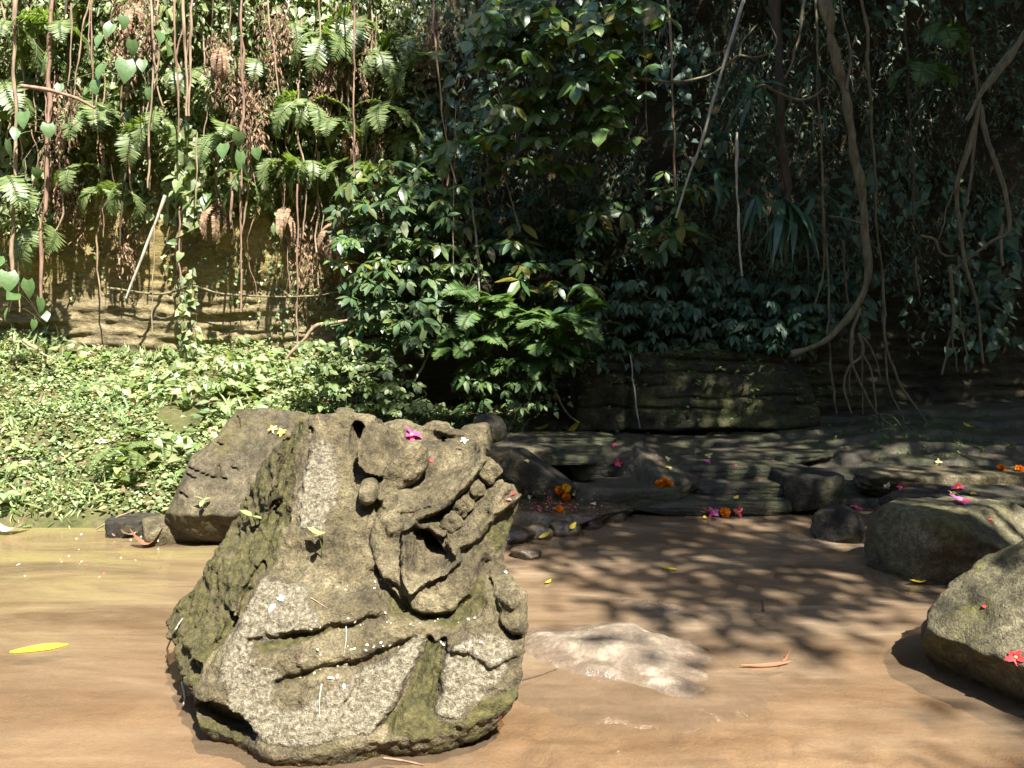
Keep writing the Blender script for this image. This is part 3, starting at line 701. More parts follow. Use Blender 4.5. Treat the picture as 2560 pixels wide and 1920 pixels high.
# pale stone breaking the stream surface
gu = np.linspace(-1.25, 1.25, 190); X, Y = np.meshgrid(gu, gu, indexing='ij'); P = np.stack([X, Y, X * 0], -1)
r = np.hypot(X, Y) * (1 + .16 * fbm(P, 1.4, 4, 101)) + .05
Z = -.085 + 0.112 * np.exp(-1.5 * r ** 2.4) + .030 * fbm(P * np.array([1, 1.6, 1]), 2.0, 3, 102) * sstep(1.2, .6, r) + .006 * fbm(P, 8, 3, 103) - .07 * sstep(.80, 1.15, r)
V, F = grid_mesh(X * .66, Y * .50, Z)
V = V @ rotm((0, 0, 1), -.42).T @ rotm((0, 1, 0), .035).T + on(1600, 1640)
s = NT('river_stone'); v = s.coord(); n1 = s.noise(v, 7, 6, .7); n2 = s.noise(v, 50, 4, .7); sz = s.n('SeparateXYZ'); g = s.n('NewGeometry'); s.l(g.outputs['Position'], sz.inputs[0])
c = s.ramp(n1, [(.3, (.075, .055, .036)), (.5, (.14, .108, .074)), (.65, (.25, .205, .148))])
wet = s.n('MapRange'); s.l(s.math('ADD', sz.outputs[2], s.math('MULTIPLY', s.math('SUBTRACT', n1, .5), .09)), wet.inputs[0]); wet.inputs[1].default_value = .008; wet.inputs[2].default_value = .026
c = s.mix(wet.outputs[0], s.mix(.6, s.mix(.7, c, (.5, .42, .33), 'MULTIPLY'), (.15, .112, .08)), c)
c = s.mix(.5, c, s.ramp(n2, [(.3, .55), (.7, 1.35)]), 'MULTIPLY')
rr = s.n('MapRange'); s.l(wet.outputs[0], rr.inputs[0]); rr.inputs[3].default_value = .18; rr.inputs[4].default_value = .9
M_RIVER = s.done(c, rr.outputs[0], s.bump(s.math('ADD', n1, n2), .4, .015), .4)
rock('flat_stone', V, F, M_RIVER, 'pale flat stone breaking the water beside the carved head')
V2, F2 = boulder((.20, .10, .06), 104, 5, 5, .12); rock('flat_stone', V2 @ rotm((0, 0, 1), -.3).T + on(1640, 1515) + np.array([0, 0, -.034]), F2, M_RIVER, 'thin pale stone just showing above water behind the flat stone')
# little pool step: low rocks with water sliding over
pool = on(1400, 1265, .085)
V2, F2 = boulder((.50, .32, .11), 110, 6, 5, .06, cuts=((0, 0, 1, .62),)); rock('pool_rock', V2 + np.array([pool[0], pool[1], .02]), F2, M_WET, 'broad wet shelf of rock under the petal-strewn little pool')
for i, (a, b, sx, sy, sz_) in enumerate(((1290,1345,.13,.10,.07), (1350,1335,.10,.08,.06), (1405,1328,.12,.08,.065), (1465,1310,.11,.09,.07), (1515,1290,.13,.12,.09), (1310,1385,.10,.07,.04))):
    V2, F2 = boulder((sx, sy, sz_), 120 + i, 4, 4, .08); p = on(a, b, .015)
    rock('cascade_stone', V2 + p, F2, M_WET, ('wet cascade stone closest to the carved lower lip', 'wet cascade stone with a tan leaf on it', 'middle wet stone of the tiny cascade below the pool', 'wet cascade stone beside the floating yellow leaf', 'largest wet cascade stone, against the dark ledge layer', 'lowest wet cascade stone, almost under water')[i], 'wet stones of the tiny cascade')
# ------------------------------------------------------------------ leaves, ferns and shrubs
def leaf_tpl(w=.38, fold=.10, curl=.18, kind='oval'):
    """unit leaf: base at origin, tip at +x, upper side +z; 8 triangles"""
    a, b = (.30, .68) if kind == 'oval' else (.18, .55)
    wa, wb = (w * .5, w * .42) if kind == 'oval' else (w * .5, w * .33)
    if kind == 'strap': a, b, wa, wb = .35, .75, w * .5, w * .42
    z = lambda t: -curl * t * t
    V = np.array([[0, 0, 0], [a, -wa, z(a) + fold * wa], [a, 0, z(a)], [a, wa, z(a) + fold * wa], [b, -wb, z(b) + fold * wb], [b, 0, z(b)], [b, wb, z(b) + fold * wb], [1, 0, z(1)]])
    if kind == 'heart': V = np.vstack([V, [[-.10, -wa * .75, fold * wa], [-.10, wa * .75, fold * wa]]])
    F = [[0, 2, 1], [0, 3, 2], [1, 2, 5], [1, 5, 4], [2, 3, 6], [2, 6, 5], [4, 5, 7], [5, 6, 7]]
    if kind == 'heart': F += [[8, 0, 1], [0, 9, 3]]
    return V.astype(np.float32), np.array(F)
L_OVAL, L_NARROW, L_HEART, L_STRAP, L_ROUND = leaf_tpl(.40), leaf_tpl(.26, curl=.3), leaf_tpl(.78, .15, .25, 'heart'), leaf_tpl(.13, .3, .5, 'strap'), leaf_tpl(.62, .12, .12)
def unit(a): return a / (np.linalg.norm(a, axis=-1, keepdims=True) + 1e-9)
def leaves(P, D, U, L, tpl, W=1.0):
    """P base points, D tip directions, U rough upper side, L lengths"""
    V0, F0 = tpl; n = len(P); D = unit(D); B = unit(np.cross(U, D)); N = np.cross(D, B)
    L = np.broadcast_to(L, (n,)); W = np.broadcast_to(W, (n,))
    V = P[:, None] + L[:, None, None] * (V0[None, :, 0:1] * D[:, None] + V0[None, :, 1:2] * W[:, None, None] * B[:, None] + V0[None, :, 2:3] * N[:, None])
    F = F0[None] + (np.arange(n) * len(V0))[:, None, None]
    return V.reshape(-1, 3), F.reshape(-1, 3)
def rnd(n, s=1.0): return rng.normal(size=(n, 3)) * s
G = lambda r, g, b: (r, g, b)
M_LIT = leaf_mat('leaf_painted_sun', [(.09, .15, .05), (.20, .26, .095), (.31, .34, .15), (.25, .32, .18), (.32, .29, .14)], .40, .6, .48)  # leaf greens lightened so that sunlight is part of the colour
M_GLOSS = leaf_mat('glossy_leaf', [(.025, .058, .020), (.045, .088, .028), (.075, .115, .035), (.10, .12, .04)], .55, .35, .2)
M_DEEP = leaf_mat('leaf_painted_shade', [(.018, .052, .028), (.038, .085, .045), (.065, .115, .058), (.09, .125, .05)], .48, .4, .2)  # darker, cooler leaf greens with the cliff's shade put into the colour
M_BROAD = leaf_mat('broad_leaf', [(.04, .09, .025), (.07, .13, .035), (.12, .17, .04), (.05, .11, .05), (.20, .16, .02)], .38, .5, .3)
M_FERN = leaf_mat('fern_leaf_painted_sun', [(.09, .14, .045), (.16, .21, .075), (.22, .25, .10)], .42, .55, .4)  # fern greens brightened, sun put into the colour
M_FERND = leaf_mat('fern_leaf_painted_shade', [(.05, .11, .03), (.09, .15, .04), (.12, .17, .05)], .5, .4, .35)  # dim copy of the fern greens, shade put into the colour
M_DRY = leaf_mat('dry_fern', [(.13, .07, .045), (.23, .14, .085), (.36, .25, .16), (.12, .06, .04), (.30, .22, .11)], .8, .2, .2, (1.2, .9, .6))
M_COVER = leaf_mat('ground_cover_leaf', [(.15, .20, .075), (.25, .30, .11), (.33, .36, .15), (.22, .30, .15), (.12, .19, .07)], .45, .4, .3)
M_YELLOW = leaf_mat('yellow_leaf', [(.55, .40, .03), (.70, .52, .05)], .5, .4, .25)
def stem_mat(name, c1, c2, sc=30):
    s = NT(name); n = s.noise(s.coord((1, 1, .25)), sc, 4, .65); return s.done(s.ramp(n, [(.3, c1), (.7, c2)]), .8, s.bump(n, .5, .006), .25)
M_STEM = stem_mat('green_brown_stem', (.04, .035, .015), (.10, .08, .035))
M_VINE = stem_mat('tan_vine', (.13, .085, .05), (.33, .245, .16))
M_VINER = stem_mat('red_vine', (.12, .068, .046), (.28, .18, .12))
M_ROOT = stem_mat('grey_root', (.07, .058, .03), (.19, .16, .09))
M_POLE = stem_mat('pale_cane', (.22, .20, .15), (.42, .40, .32))
M_DARKV = stem_mat('dark_root', (.035, .025, .016), (.08, .06, .04))

LAND = {'tan edge vine': [(35,100),(35,400),(32,650)], 'thick reddish vine': [(125,150),(112,500),(106,700)], 'upper heart leaves': [(310,100)], 'twin tan vines': [(470,60),(468,230)], 'dry fern arch': [(690,90)], 'long red-brown vine': [(605,200),(603,500)],
 'crimson-tipped vine': [(886,150),(886,400)], 'orange-tan vine': [(1090,120),(1120,350)], 'leaning pale cane': [(370,600)], 'trailing heart-leaved vine': [(465,480),(455,780)], 'broad-leaved bush': [(1330,80),(1480,150)], 'bare dark rock': [(1620,320)], 'long slanting cane': [(1830,80),(1760,330)],
 'thick dark root': [(1940,100),(1960,380)], 'hanging strap leaves': [(1960,560)], 'high strap leaves': [(1890,260)], 'big curved liana': [(2080,110),(2120,280),(2160,560),(2140,760)], 'sagging vine loop': [(1980,240)], 'pale-striped root': [(2170,150),(2190,500),(2212,800)], 'forked roots': [(2450,250),(2400,480),(2520,520),(2430,720)],
 'square rock block': [(1560,890),(1760,890),(1950,890)], 'fern mound': [(1190,800),(1330,830),(1440,840)], 'dark hollow': [(1380,620)], 'pale thin root': [(1845,450),(1850,640)], 'tiered glossy shrubs': [(960,600),(1040,740)], 'fine red vine': [(743,650)], 'leafy bank': [(200,900),(500,930),(760,950)], 'carved head': [(860,1000)],
 'dark picture corner': [(2560,40)], 'straight reddish root': [(1680,100),(1686,400)], 'lone high ferns': [(2300,110)], 'crooked pale root': [(1195,650)], 'sparse leaf rosettes': [(1690,540)], 'slanting short vine': [(200,100)], 'stout red root': [(576,500)], 'stub of root': [(2292,690)], 'layered dark wall': [(2500,850)]}
_used = set()
def uniq(base, px, py):
    """say which one: by the two findable things nearest to it"""
    ds = sorted((min(math.hypot(px - a, py - b) for a, b in pts), k) for k, pts in LAND.items())
    def rel(k):
        a, b = min(LAND[k], key=lambda q: math.hypot(px - q[0], py - q[1])); dx, dy = px - a, py - b
        return ('above' if dy < 0 else 'below') if abs(dy) > abs(dx) else 'beside'
    n = [d[1] for d in ds[:5]]
    cand = [f'{base} {rel(n[0])} the {n[0]}'] + [f'{base} {rel(n[0])} the {n[0]}, towards the {k}' for k in n[1:4]] + [f'{base} {rel(n[1])} the {n[1]}, towards the {k}' for k in (n[0], n[2], n[3])] + [f'{base} {rel(n[2])} the {n[2]}, towards the {k}' for k in (n[0], n[1], n[3], n[4])]
    for c in cand:
        if c not in _used and len(c.split()) <= 16: _used.add(c); return c
    return cand[1]
def W(px, py, off=.15):
    """depth of the cliff face behind a pixel, less a stand-off"""
    Y = 7.0
    for _ in range(4): p = at(px, py, Y); Y = float(cliff_y(np.array([p[0]]), np.array([p[2]]))[0])
    return Y - off
def plant(name, base, parts, label, cat, group=None):
    o = empty(name, base, label, cat, group)
    for pn, V, F, m, kind in parts:
        c = link(pn, mesh_np(pn, V - np.asarray(base), F, m, smooth=(pn == 'stem')), o)
        if kind: c['kind'] = kind
    return o
def twig_lines(base, tips, r=.005):
    out = []
    for t in tips:
        mid = (base + t) / 2 + rnd(1, .05)[0] - np.array([0, .05, -.03])
        V, F = tube(catmull([base, mid, t], 5), np.linspace(r, r * .4, 11), 4); out.append((V, F))
    V, F = join(out); return V, q2t(F)

def whorl_shrub(px, py, Y, rw, rh, n, ll, mat, label, group, tpl=L_OVAL, per=6, depth=.45, droop=.45, name='leafy_shrub', cat='shrub', flat=1.0):
    """branches reaching out of the cliff, each ending in a rosette of drooping leaves"""
    c = at(px, py, Y); base = c + np.array([0, depth + .25, -rh * .2])
    tips = []
    while len(tips) < n:
        q = rng.uniform(-1, 1, 3)
        if np.sum(q * q) < 1: tips.append(q)
    tips = np.array(tips); tips[:, 2] = np.sign(tips[:, 2]) * np.abs(tips[:, 2]) ** .9
    P = c + tips * np.array([rw, depth, rh]); P[:, 1] -= .25 * np.abs(1 - np.hypot(tips[:, 0], tips[:, 2])) * depth
    # tiers: pull heights to layers
    lay = .16; P[:, 2] = np.where(rng.random(n) < .6, np.round(P[:, 2] / lay) * lay + rng.normal(size=n) * .02, P[:, 2])
    th = rng.random((n, per)) * .5 + np.linspace(0, 2 * np.pi, per, endpoint=False)[None] + rng.random((n, 1)) * 6
    ax = unit(np.array([0, -.45, .85]) + rnd(n, .22)); a1 = unit(np.cross(ax, np.array([1., 0.2, 0]))); a2 = np.cross(ax, a1)
    D = np.cos(th)[..., None] * a1[:, None] + np.sin(th)[..., None] * a2[:, None] + ax[:, None] * rng.normal(-.05, .2, (n, per, 1)) + np.array([0, 0, -droop])
    U = np.repeat(ax[:, None], per, 1)
    PP = np.repeat(P[:, None], per, 1) + unit(D) * .012
    L = ll * rng.uniform(.55, 1.3, n * per) * np.repeat(rng.uniform(.7, 1.15, n), per)
    V, F = leaves(PP.reshape(-1, 3), D.reshape(-1, 3), U.reshape(-1, 3), L, tpl)
    sel = P[rng.permutation(n)[:max(4, n // 4)]]
    Vs, Fs = twig_lines(base, sel, .007)
    return plant(name, base, [('foliage', V, F, mat, 'stuff'), ('stem', Vs, Fs, M_STEM, None)], label, cat, group)

def creeper(px, py, Y, w, h, nst, ll, mat, label, group, tpl=L_OVAL, step=.055, name='hanging_creeper', cat='creeper', bulge=.25, face=(0, -.75, .5), droop=.7, keep=1.0):
    """a curtain of trailing stems hung with leaves"""
    c = at(px, py, Y); base = c + np.array([0, .2, h * .5])
    Ps, Ds, Us, St = [], [], [], []
    for k in range(nst):
        x = c[0] + rng.uniform(-.5, .5) * w; z1 = c[2] + h * (.5 + rng.normal() * .08); ln = h * rng.uniform(.55, 1.05)
        m = max(4, int(ln / step)); t = np.linspace(0, 1, m)
        out = bulge * rng.uniform(.2, 1) * np.sin(np.clip(t * 1.6, 0, 1) * np.pi * .5)
        pts = np.stack([x + .05 * np.sin(t * rng.uniform(3, 8) + rng.random() * 6), c[1] + .12 - out, z1 - ln * t], -1) + rnd(m, .02)
        St.append(tube(pts[::2] if m > 6 else pts, .0025, 3))
        kp = rng.random(m) < keep; pts = pts[kp]; m = len(pts)
        Ps.append(pts); Ds.append(np.stack([rng.normal(size=m) * .65, -.45 + rng.normal(size=m) * .3, -droop + rng.normal(size=m) * .4], -1)); Us.append(np.array(face) + rnd(m, .28))
    P, D, U = np.vstack(Ps), np.vstack(Ds), np.vstack(Us)
    V, F = leaves(P, D, U, ll * rng.uniform(.6, 1.3, len(P)), tpl)
    Vs, Fs = join(St); Fs = q2t(Fs)
    return plant(name, base, [('foliage', V, F, mat, 'stuff'), ('stem', Vs, Fs, M_STEM, None)], label, cat, group)

# fern fronds: a few shared meshes
def frond_mesh(name, mat, L=.5, pairs=22, droop=1.1, wmax=.105, mesh_seed=0, curlz=.0, thin=.24):
    rs = np.random.default_rng(mesh_seed); t = np.linspace(0, 1, 26)
    # arc: starts going out (+x) and up, bends down
    ang = .55 - droop * 1.75 * t ** 1.2; dx = np.cos(ang); dz = np.sin(ang)
    X = np.concatenate([[0], np.cumsum((dx[1:] + dx[:-1]) / 2)]) / 25 * L; Z = np.concatenate([[0], np.cumsum((dz[1:] + dz[:-1]) / 2)]) / 25 * L
    S = np.stack([X, .03 * L * np.sin(t * 3 + rs.random() * 3), Z], -1)
    Vr, Fr = tube(S, np.linspace(.004, .001, 26), 3); parts = [(Vr, q2t(Fr))]
    tt = np.linspace(.14, .985, pairs); c = np.stack([np.interp(tt, t, S[:, k]) for k in range(3)], -1)
    T = unit(np.stack([np.interp(tt, t, np.gradient(S[:, k])) for k in range(3)], -1))
    wl = wmax * L / .5 * np.sin(np.clip(tt * 1.02, 0, 1) ** .75 * np.pi) ** .7 * 1.2 + .008
    tpl = leaf_tpl(thin, .15, .15)
    for sgn in (-1, 1):
        Dd = np.array([0, sgn, 0]) + T * .38 + np.array([0, 0, -.22]) + rs.normal(size=(pairs, 3)) * .07
        parts.append(leaves(c, Dd, np.cross(T, np.array([0, 1., 0])) * -1 + 0 * c, wl * rs.uniform(.85, 1.1, pairs), tpl))
    V, F = join(parts); return mesh_np(name, V, F, mat, smooth=False)
FR = {'green': [frond_mesh('frond', M_FERN, .5, 22, d, .105, i) for i, d in enumerate((.85, 1.05, 1.25))],
      'shade': [frond_mesh('frond', M_FERND, .5, 24, d, .12, i + 5, thin=.28) for i, d in enumerate((.8, 1.0, 1.2))],
      'dry': [frond_mesh('frond', M_DRY, .5, 36, d, .036, i + 9, thin=.45) for i, d in enumerate((1.05, 1.15, 1.25))]}
from mathutils import Matrix, Euler
def fern(px, py, Y, n, size, kind, label, group, name='fern', spread=2.6, tiltdown=0.0, cat='fern', heading=0.0):
    b = at(px, py, Y); o = empty(name, b, label, cat, group)
    for i in range(n):
        me = FR[kind][rng.integers(len(FR[kind]))]
        f = link('frond', me, o)
        az = -math.pi / 2 + heading + (i / max(1, n - 1) - .5 if n > 1 else 0) * spread + rng.normal() * .18
        f.rotation_euler = Euler((rng.normal() * .25, tiltdown + rng.normal() * .25, az)); sc = size / .5 * rng.uniform(.7, 1.15)
        f.scale = (sc, sc, sc); f.location = [float(c) for c in rnd(1, .02)[0]]
    return o
# ------------------------------------------------------------------ planting the cliff
U = rng.uniform
# curtains on the sunlit wall: rows that end in an uneven hem above the bare rock
def hem(px): return lerp_tab(px, [(-100, 760), (0, 740), (120, 620), (200, 560), (330, 590), (430, 640), (520, 600), (640, 600), (760, 640), (860, 700), (950, 900)])
cnt = 0
for px0 in range(-80, 1080, 88):
    for py0 in range(-90, 640, 105):
        px_, py_ = px0 + U(-35, 35), py0 + U(-35, 35)
        if py_ + 95 > hem(px_) : continue
        mat = (M_LIT, M_LIT, M_FERN, M_COVER)[rng.integers(4)]; big = rng.random() < .35
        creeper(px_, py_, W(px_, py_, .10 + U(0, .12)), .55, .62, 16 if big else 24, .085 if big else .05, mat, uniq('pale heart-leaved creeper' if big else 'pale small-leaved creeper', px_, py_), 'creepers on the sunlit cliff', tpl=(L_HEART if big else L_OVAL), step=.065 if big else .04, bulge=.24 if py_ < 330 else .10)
# heart-leaved trailing vine in front of the bare wall
creeper(465, 480, W(465, 480, .5), .17, .95, 8, .095, M_LIT, 'trailing heart-leaved vine hanging before the bare ochre wall', None, tpl=L_HEART, step=.06, name='heart_leaf_vine', cat='vine', bulge=.05)
creeper(455, 800, W(455, 800, .4), .15, .75, 6, .065, M_LIT, 'lower heart-leaved vine reaching the bank under the bare wall', None, tpl=L_HEART, step=.055, name='heart_leaf_vine', cat='vine', bulge=.05)
for px_, py_, h in ((545, 660, .55), (575, 690, .5), (625, 720, .7), (690, 760, .7), (775, 730, .8), (505, 620, .4), (660, 640, .45), (810, 690, .5), (250, 640, .4), (330, 600, .35), (410, 650, .5), (590, 600, .5), (720, 640, .6), (850, 760, .6), (740, 800, .5), (170, 700, .4)):
    creeper(px_, py_, W(px_, py_, .08), .10, h, 3, .035, M_COVER, uniq('thin string of pale leaves', px_, py_), 'strings of small leaves over the ochre wall', tpl=L_HEART, step=.045, name='leafy_string', bulge=.08)
# ferns on the sunlit wall
for px_, py_, n, sz in ((20,60,4,.55),(0,210,5,.6),(150,60,4,.6),(130,120,3,.5),(235,255,5,.55),(255,280,4,.55),(10,450,5,.6),(400,290,4,.45),(345,320,3,.4),(560,330,4,.4),(660,270,5,.45),(770,250,5,.5),
        (800,90,5,.55),(740,60,4,.5),(900,40,5,.55),(930,130,5,.5),(1000,90,5,.5),(700,410,5,.42),(770,400,5,.42),(850,300,5,.42),(960,260,5,.45),(1020,330,4,.4),(640,150,4,.4),(470,180,4,.4),(520,230,4,.35),(250,460,2,.36),(305,470,3,.36),(90,560,4,.45),(200,420,3,.35),(870,410,4,.4),(590,440,4,.35),(1060,150,4,.45)):
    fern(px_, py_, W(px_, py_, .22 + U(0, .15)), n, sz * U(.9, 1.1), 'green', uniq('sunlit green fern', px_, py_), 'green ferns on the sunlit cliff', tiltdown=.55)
for px_, py_, n, sz in ((130,400,6,.42),(160,470,5,.35),(300,560,3,.3),(690,60,6,.42),(600,190,5,.4),(620,240,4,.35),(760,470,6,.42),(815,510,6,.42),(710,520,5,.4),(880,330,5,.38),(930,420,5,.40),(960,350,4,.35),(530,510,5,.4),(620,500,4,.35),(790,150,4,.35),(890,60,4,.4),(1010,200,5,.38),(1090,60,5,.4),(330,20,4,.45),(270,40,4,.4),(60,300,4,.4),(140,250,4,.4),(840,560,5,.4),(770,590,4,.35),(1040,420,4,.35),(560,120,4,.35)):
    if rng.random() < .22: fern(px_, py_, W(px_, py_, (.36 if py_ < 330 else .2) + U(0, .12)), n, sz * U(.7, 1.15), 'dry', uniq('limp withered fern', px_, py_), 'withered ferns on the sunlit cliff', name='withered_fern', tiltdown=.95, spread=1.6)
    if rng.random() < .62: creeper(px_ + U(-15, 15), py_ + 55, W(px_, py_, .55 if py_ < 330 else .26), .20, .60 * sz / .4, 11, .046, M_DRY, uniq('shrivelled red-brown foliage', px_, py_), 'hanks of shrivelled foliage', tpl=L_NARROW, step=.016, name='withered_foliage', cat='dry foliage', bulge=.06, droop=1.2)
# big heart-leaved plants, each leaf its own piece
def heart_leaf_mesh(mat, L):
    V, F = leaf_tpl(.82, .10, .28, 'heart'); 
    n = 7; t = np.linspace(0, 1, n); prof = np.array([.30, .46, .50, .44, .33, .19, .015])
    P = []; 
    for i in range(n):
        z = -.25 * t[i] ** 2
        for k in (-1, -.5, 0, .5, 1):
            back = -.14 * abs(k) ** 2 if i == 0 else 0
            P.append([t[i] + back, k * prof[i], z + .12 * abs(k) * prof[i] - .10 * (k * prof[i]) ** 2])
    P = np.array(P) * L; i = np.arange(n * 5).reshape(n, 5)
    Fq = np.stack([i[:-1, :-1], i[:-1, 1:], i[1:, 1:], i[1:, :-1]], -1).reshape(-1, 4)
    return mesh_np('leaf', P, Fq, mat)
def veined(name, a, b):
    s = NT(name); v = s.coord((1, 1, 1)); n = s.noise(v, 14, 3); sx = s.n('SeparateXYZ'); s.l(v, sx.inputs[0])
    c = s.ramp(n, [(.3, a), (.7, b)]); s.done(c, .42, s.bump(n, .3, .01), .5)
    t = s.n('BsdfTranslucent'); s.l(s.mix(1, c, (1.3, 1.5, .5), 'MULTIPLY'), t.inputs[0]); m = s.n('MixShader'); m.inputs[0].default_value = .25
    s.l(s.b.outputs[0], m.inputs[1]); s.l(t.outputs[0], m.inputs[2]); s.l(m.outputs[0], s.out.inputs[0]); return s.m
M_TARO = veined('heart_leaf', (.06, .12, .04), (.11, .17, .055)); M_TAROD = veined('heart_leaf_painted_shade', (.035, .085, .045), (.06, .12, .06))  # second one is a darker copy, shade mixed into its colour
HL = heart_leaf_mesh(M_TARO, .19)
def leafed(name, px, py, Y, specs, me, label, cat, group=None, rootoff=(0, .35, -.1)):
    b = at(px, py, Y) + np.array(rootoff); o = empty(name, b, label, cat, group); tubes = []
    for (lx, ly, lY, az, pit, sc) in specs:
        p = at(lx, ly, lY); f = link('leaf', me, o, p - b); f.rotation_euler = Euler((rng.normal() * .45, math.radians(pit) + rng.normal() * .25, math.radians(az))); sc = sc * U(.5, .95); f.scale = (sc, sc * U(.6, .95), sc)
        tubes.append(tube(catmull([np.zeros(3), (p - b) * .5 + np.array([0, -.03, .06]), p - b], 5), np.linspace(.006, .003, 11), 4))
    V, F = join(tubes); link('stem', mesh_np('stem', V, F, M_STEM), o); return o
leafed('heart_leaf_plant', 40, 780, 6.0, [(20,680,5.9,-60,55,.9),(70,700,5.85,-100,60,.95),(100,745,5.85,-40,65,.9),(20,770,5.9,-110,70,1.),(85,800,5.85,-70,75,.8),(110,780,5.9,-45,60,.7),(0,640,6.0,-60,40,.9),(40,730,5.95,-80,50,.8)], HL, 'big heart-leaved plant at the foot of the two reddish vines', 'plant')
leafed('heart_leaf_plant', 300, 130, 6.2, [(310,40,6.1,-80,70,1.),(280,60,6.1,-120,60,.8),(330,100,6.1,-60,70,1.),(315,150,6.0,-80,80,1.),(355,150,6.05,-70,75,.9),(260,160,6.1,-110,60,.9),(400,80,6.2,-60,60,1.),(420,110,6.1,-50,60,.8),(250,90,6.15,-100,60,.9),(370,220,6.1,-80,75,.8),(240,200,6.1,-90,70,.9),(150,210,6.1,-80,60,.8)], HL, 'broad pale heart-leaved climber high among the tan vines', 'plant')
leafed('heart_leaf_plant', 80, 290, 6.2, [(60,280,6.1,-80,60,.9),(90,300,6.05,-90,65,.8),(40,320,6.1,-70,60,.9),(120,310,6.1,-60,60,.8),(60,400,6.1,-90,70,.8),(90,420,6.05,-80,70,.7),(20,350,6.1,-100,60,.9)], HL, 'heart-leaved climber under the dry fern branch', 'plant')
leafed('heart_leaf_plant', 600, 330, 6.2, [(595,330,6.0,-80,80,.9),(560,360,6.05,-90,75,.8),(600,380,6.05,-70,80,.8),(610,410,6.0,-90,85,.6),(640,370,6.1,-60,70,.6)], HL, 'single tuft of large heart leaves below the dry fern arch', 'plant')
# half-lit shrub masses in the middle
for (px_, py_, Y, rw, rh, n) in ((960,480,6.55,.38,.28,60),(1040,560,6.45,.42,.28,70),(930,640,6.4,.34,.30,64),(1010,720,6.3,.42,.30,80),(900,760,6.4,.28,.24,52),(1080,650,6.5,.36,.26,60),(1120,500,6.6,.32,.26,46),(930,830,6.3,.36,.20,56),(1050,820,6.25,.34,.24,58),(1120,740,6.5,.30,.26,44),(880,560,6.6,.18,.2,26)):
    whorl_shrub(px_, py_, Y, rw, rh, int(n * .82), .115 * U(.75, 1.15), (M_GLOSS, M_GLOSS, M_BROAD)[rng.integers(3)], uniq('dark glossy shrub', px_, py_), 'glossy shrubs in the middle of the cliff', per=6, depth=.38)
for (px_, py_, Y, rw, rh, n) in ((850,930,5.9,.30,.22,60),(960,960,6.0,.22,.26,46),(1010,1000,5.9,.20,.16,30),(800,900,6.0,.22,.18,40)):
    whorl_shrub(px_, py_, Y, rw, rh, n, .06, M_FERN, uniq('low bright bush', px_, py_), 'bushes at the end of the bank', per=5, depth=.25, tpl=L_ROUND)
# broad-leaved bush hanging in at the top
for (px_, py_, Y, rw, rh, n) in ((1330,60,6.0,.42,.36,46),(1480,120,6.05,.42,.36,46),(1260,110,6.0,.3,.3,26),(1420,250,6.2,.44,.25,34),(1300,270,6.2,.40,.2,28),(1560,200,6.2,.28,.2,16),(1560,40,6.0,.34,.2,20),(1500,330,6.2,.3,.2,18),(1360,380,6.3,.4,.2,20),(1240,330,6.3,.3,.24,22)):
    whorl_shrub(px_, py_, Y, rw, rh, n, .135, M_BROAD, uniq('broad-leaved yellowing bough', px_, py_), 'broad-leaved bush boughs above the dark hollow', tpl=L_ROUND, per=5, depth=.35, name='broad_leaf_bush', droop=.5)
for (px_, py_, Y, rw, rh, n) in ((1440,700,6.55,.22,.16,12),(1500,540,6.6,.24,.2,12),(1690,560,6.6,.24,.10,12),(1700,470,6.65,.24,.10,12),(1280,600,6.5,.22,.14,12),(1330,680,6.45,.18,.12,9),(1650,590,6.55,.2,.10,8)):
    whorl_shrub(px_, py_, Y, rw, rh, n, .15, M_BROAD, uniq('sparse grey-green rosette', px_, py_), 'leaf rosettes before the dark hollow', tpl=L_OVAL, per=5, depth=.2, name='rosette_plant', droop=.35)
# shaded shrubs
for k in range(34):
    px_, py_ = U(1330, 2080), U(700, 880)
    if px_ < 1480 and py_ > 800: continue
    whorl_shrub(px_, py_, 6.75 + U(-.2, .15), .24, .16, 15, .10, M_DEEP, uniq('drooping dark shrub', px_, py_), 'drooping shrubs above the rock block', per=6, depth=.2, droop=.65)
for k in range(14):
    px_, py_ = U(1200, 1480), U(480, 760)
    whorl_shrub(px_, py_, 7.0 + U(-.2, .1), .26, .2, 14, .10, M_DEEP, uniq('dim hollow shrub', px_, py_), 'dim shrubs in the hollow', per=6, depth=.2)
cnt = 0
for px0 in range(1130, 2720, 120):
    for py0 in range(-100, 860, 125):
        px_, py_ = px0 + U(-45, 45), py0 + U(-45, 45)
        if 1540 < px_ < 1700 and 150 < py_ < 470: continue        # bare dark rock
        if px_ > 2080 and py_ > 830: continue
        if px_ < 1480 and py_ > 560: continue
        big = rng.random() < .3
        creeper(px_, py_, 7.0 + U(-.15, .15), .68, .70, 13 if big else 21, .10 if big else .055, M_DEEP, uniq('shaded heart-leaved creeper' if big else 'shaded small-leaved creeper', px_, py_), 'creeper curtains on the shaded cliff', tpl=(L_HEART if big else (L_OVAL, L_NARROW)[rng.integers(2)]), step=.075 if big else .05, bulge=.3, keep=.85)
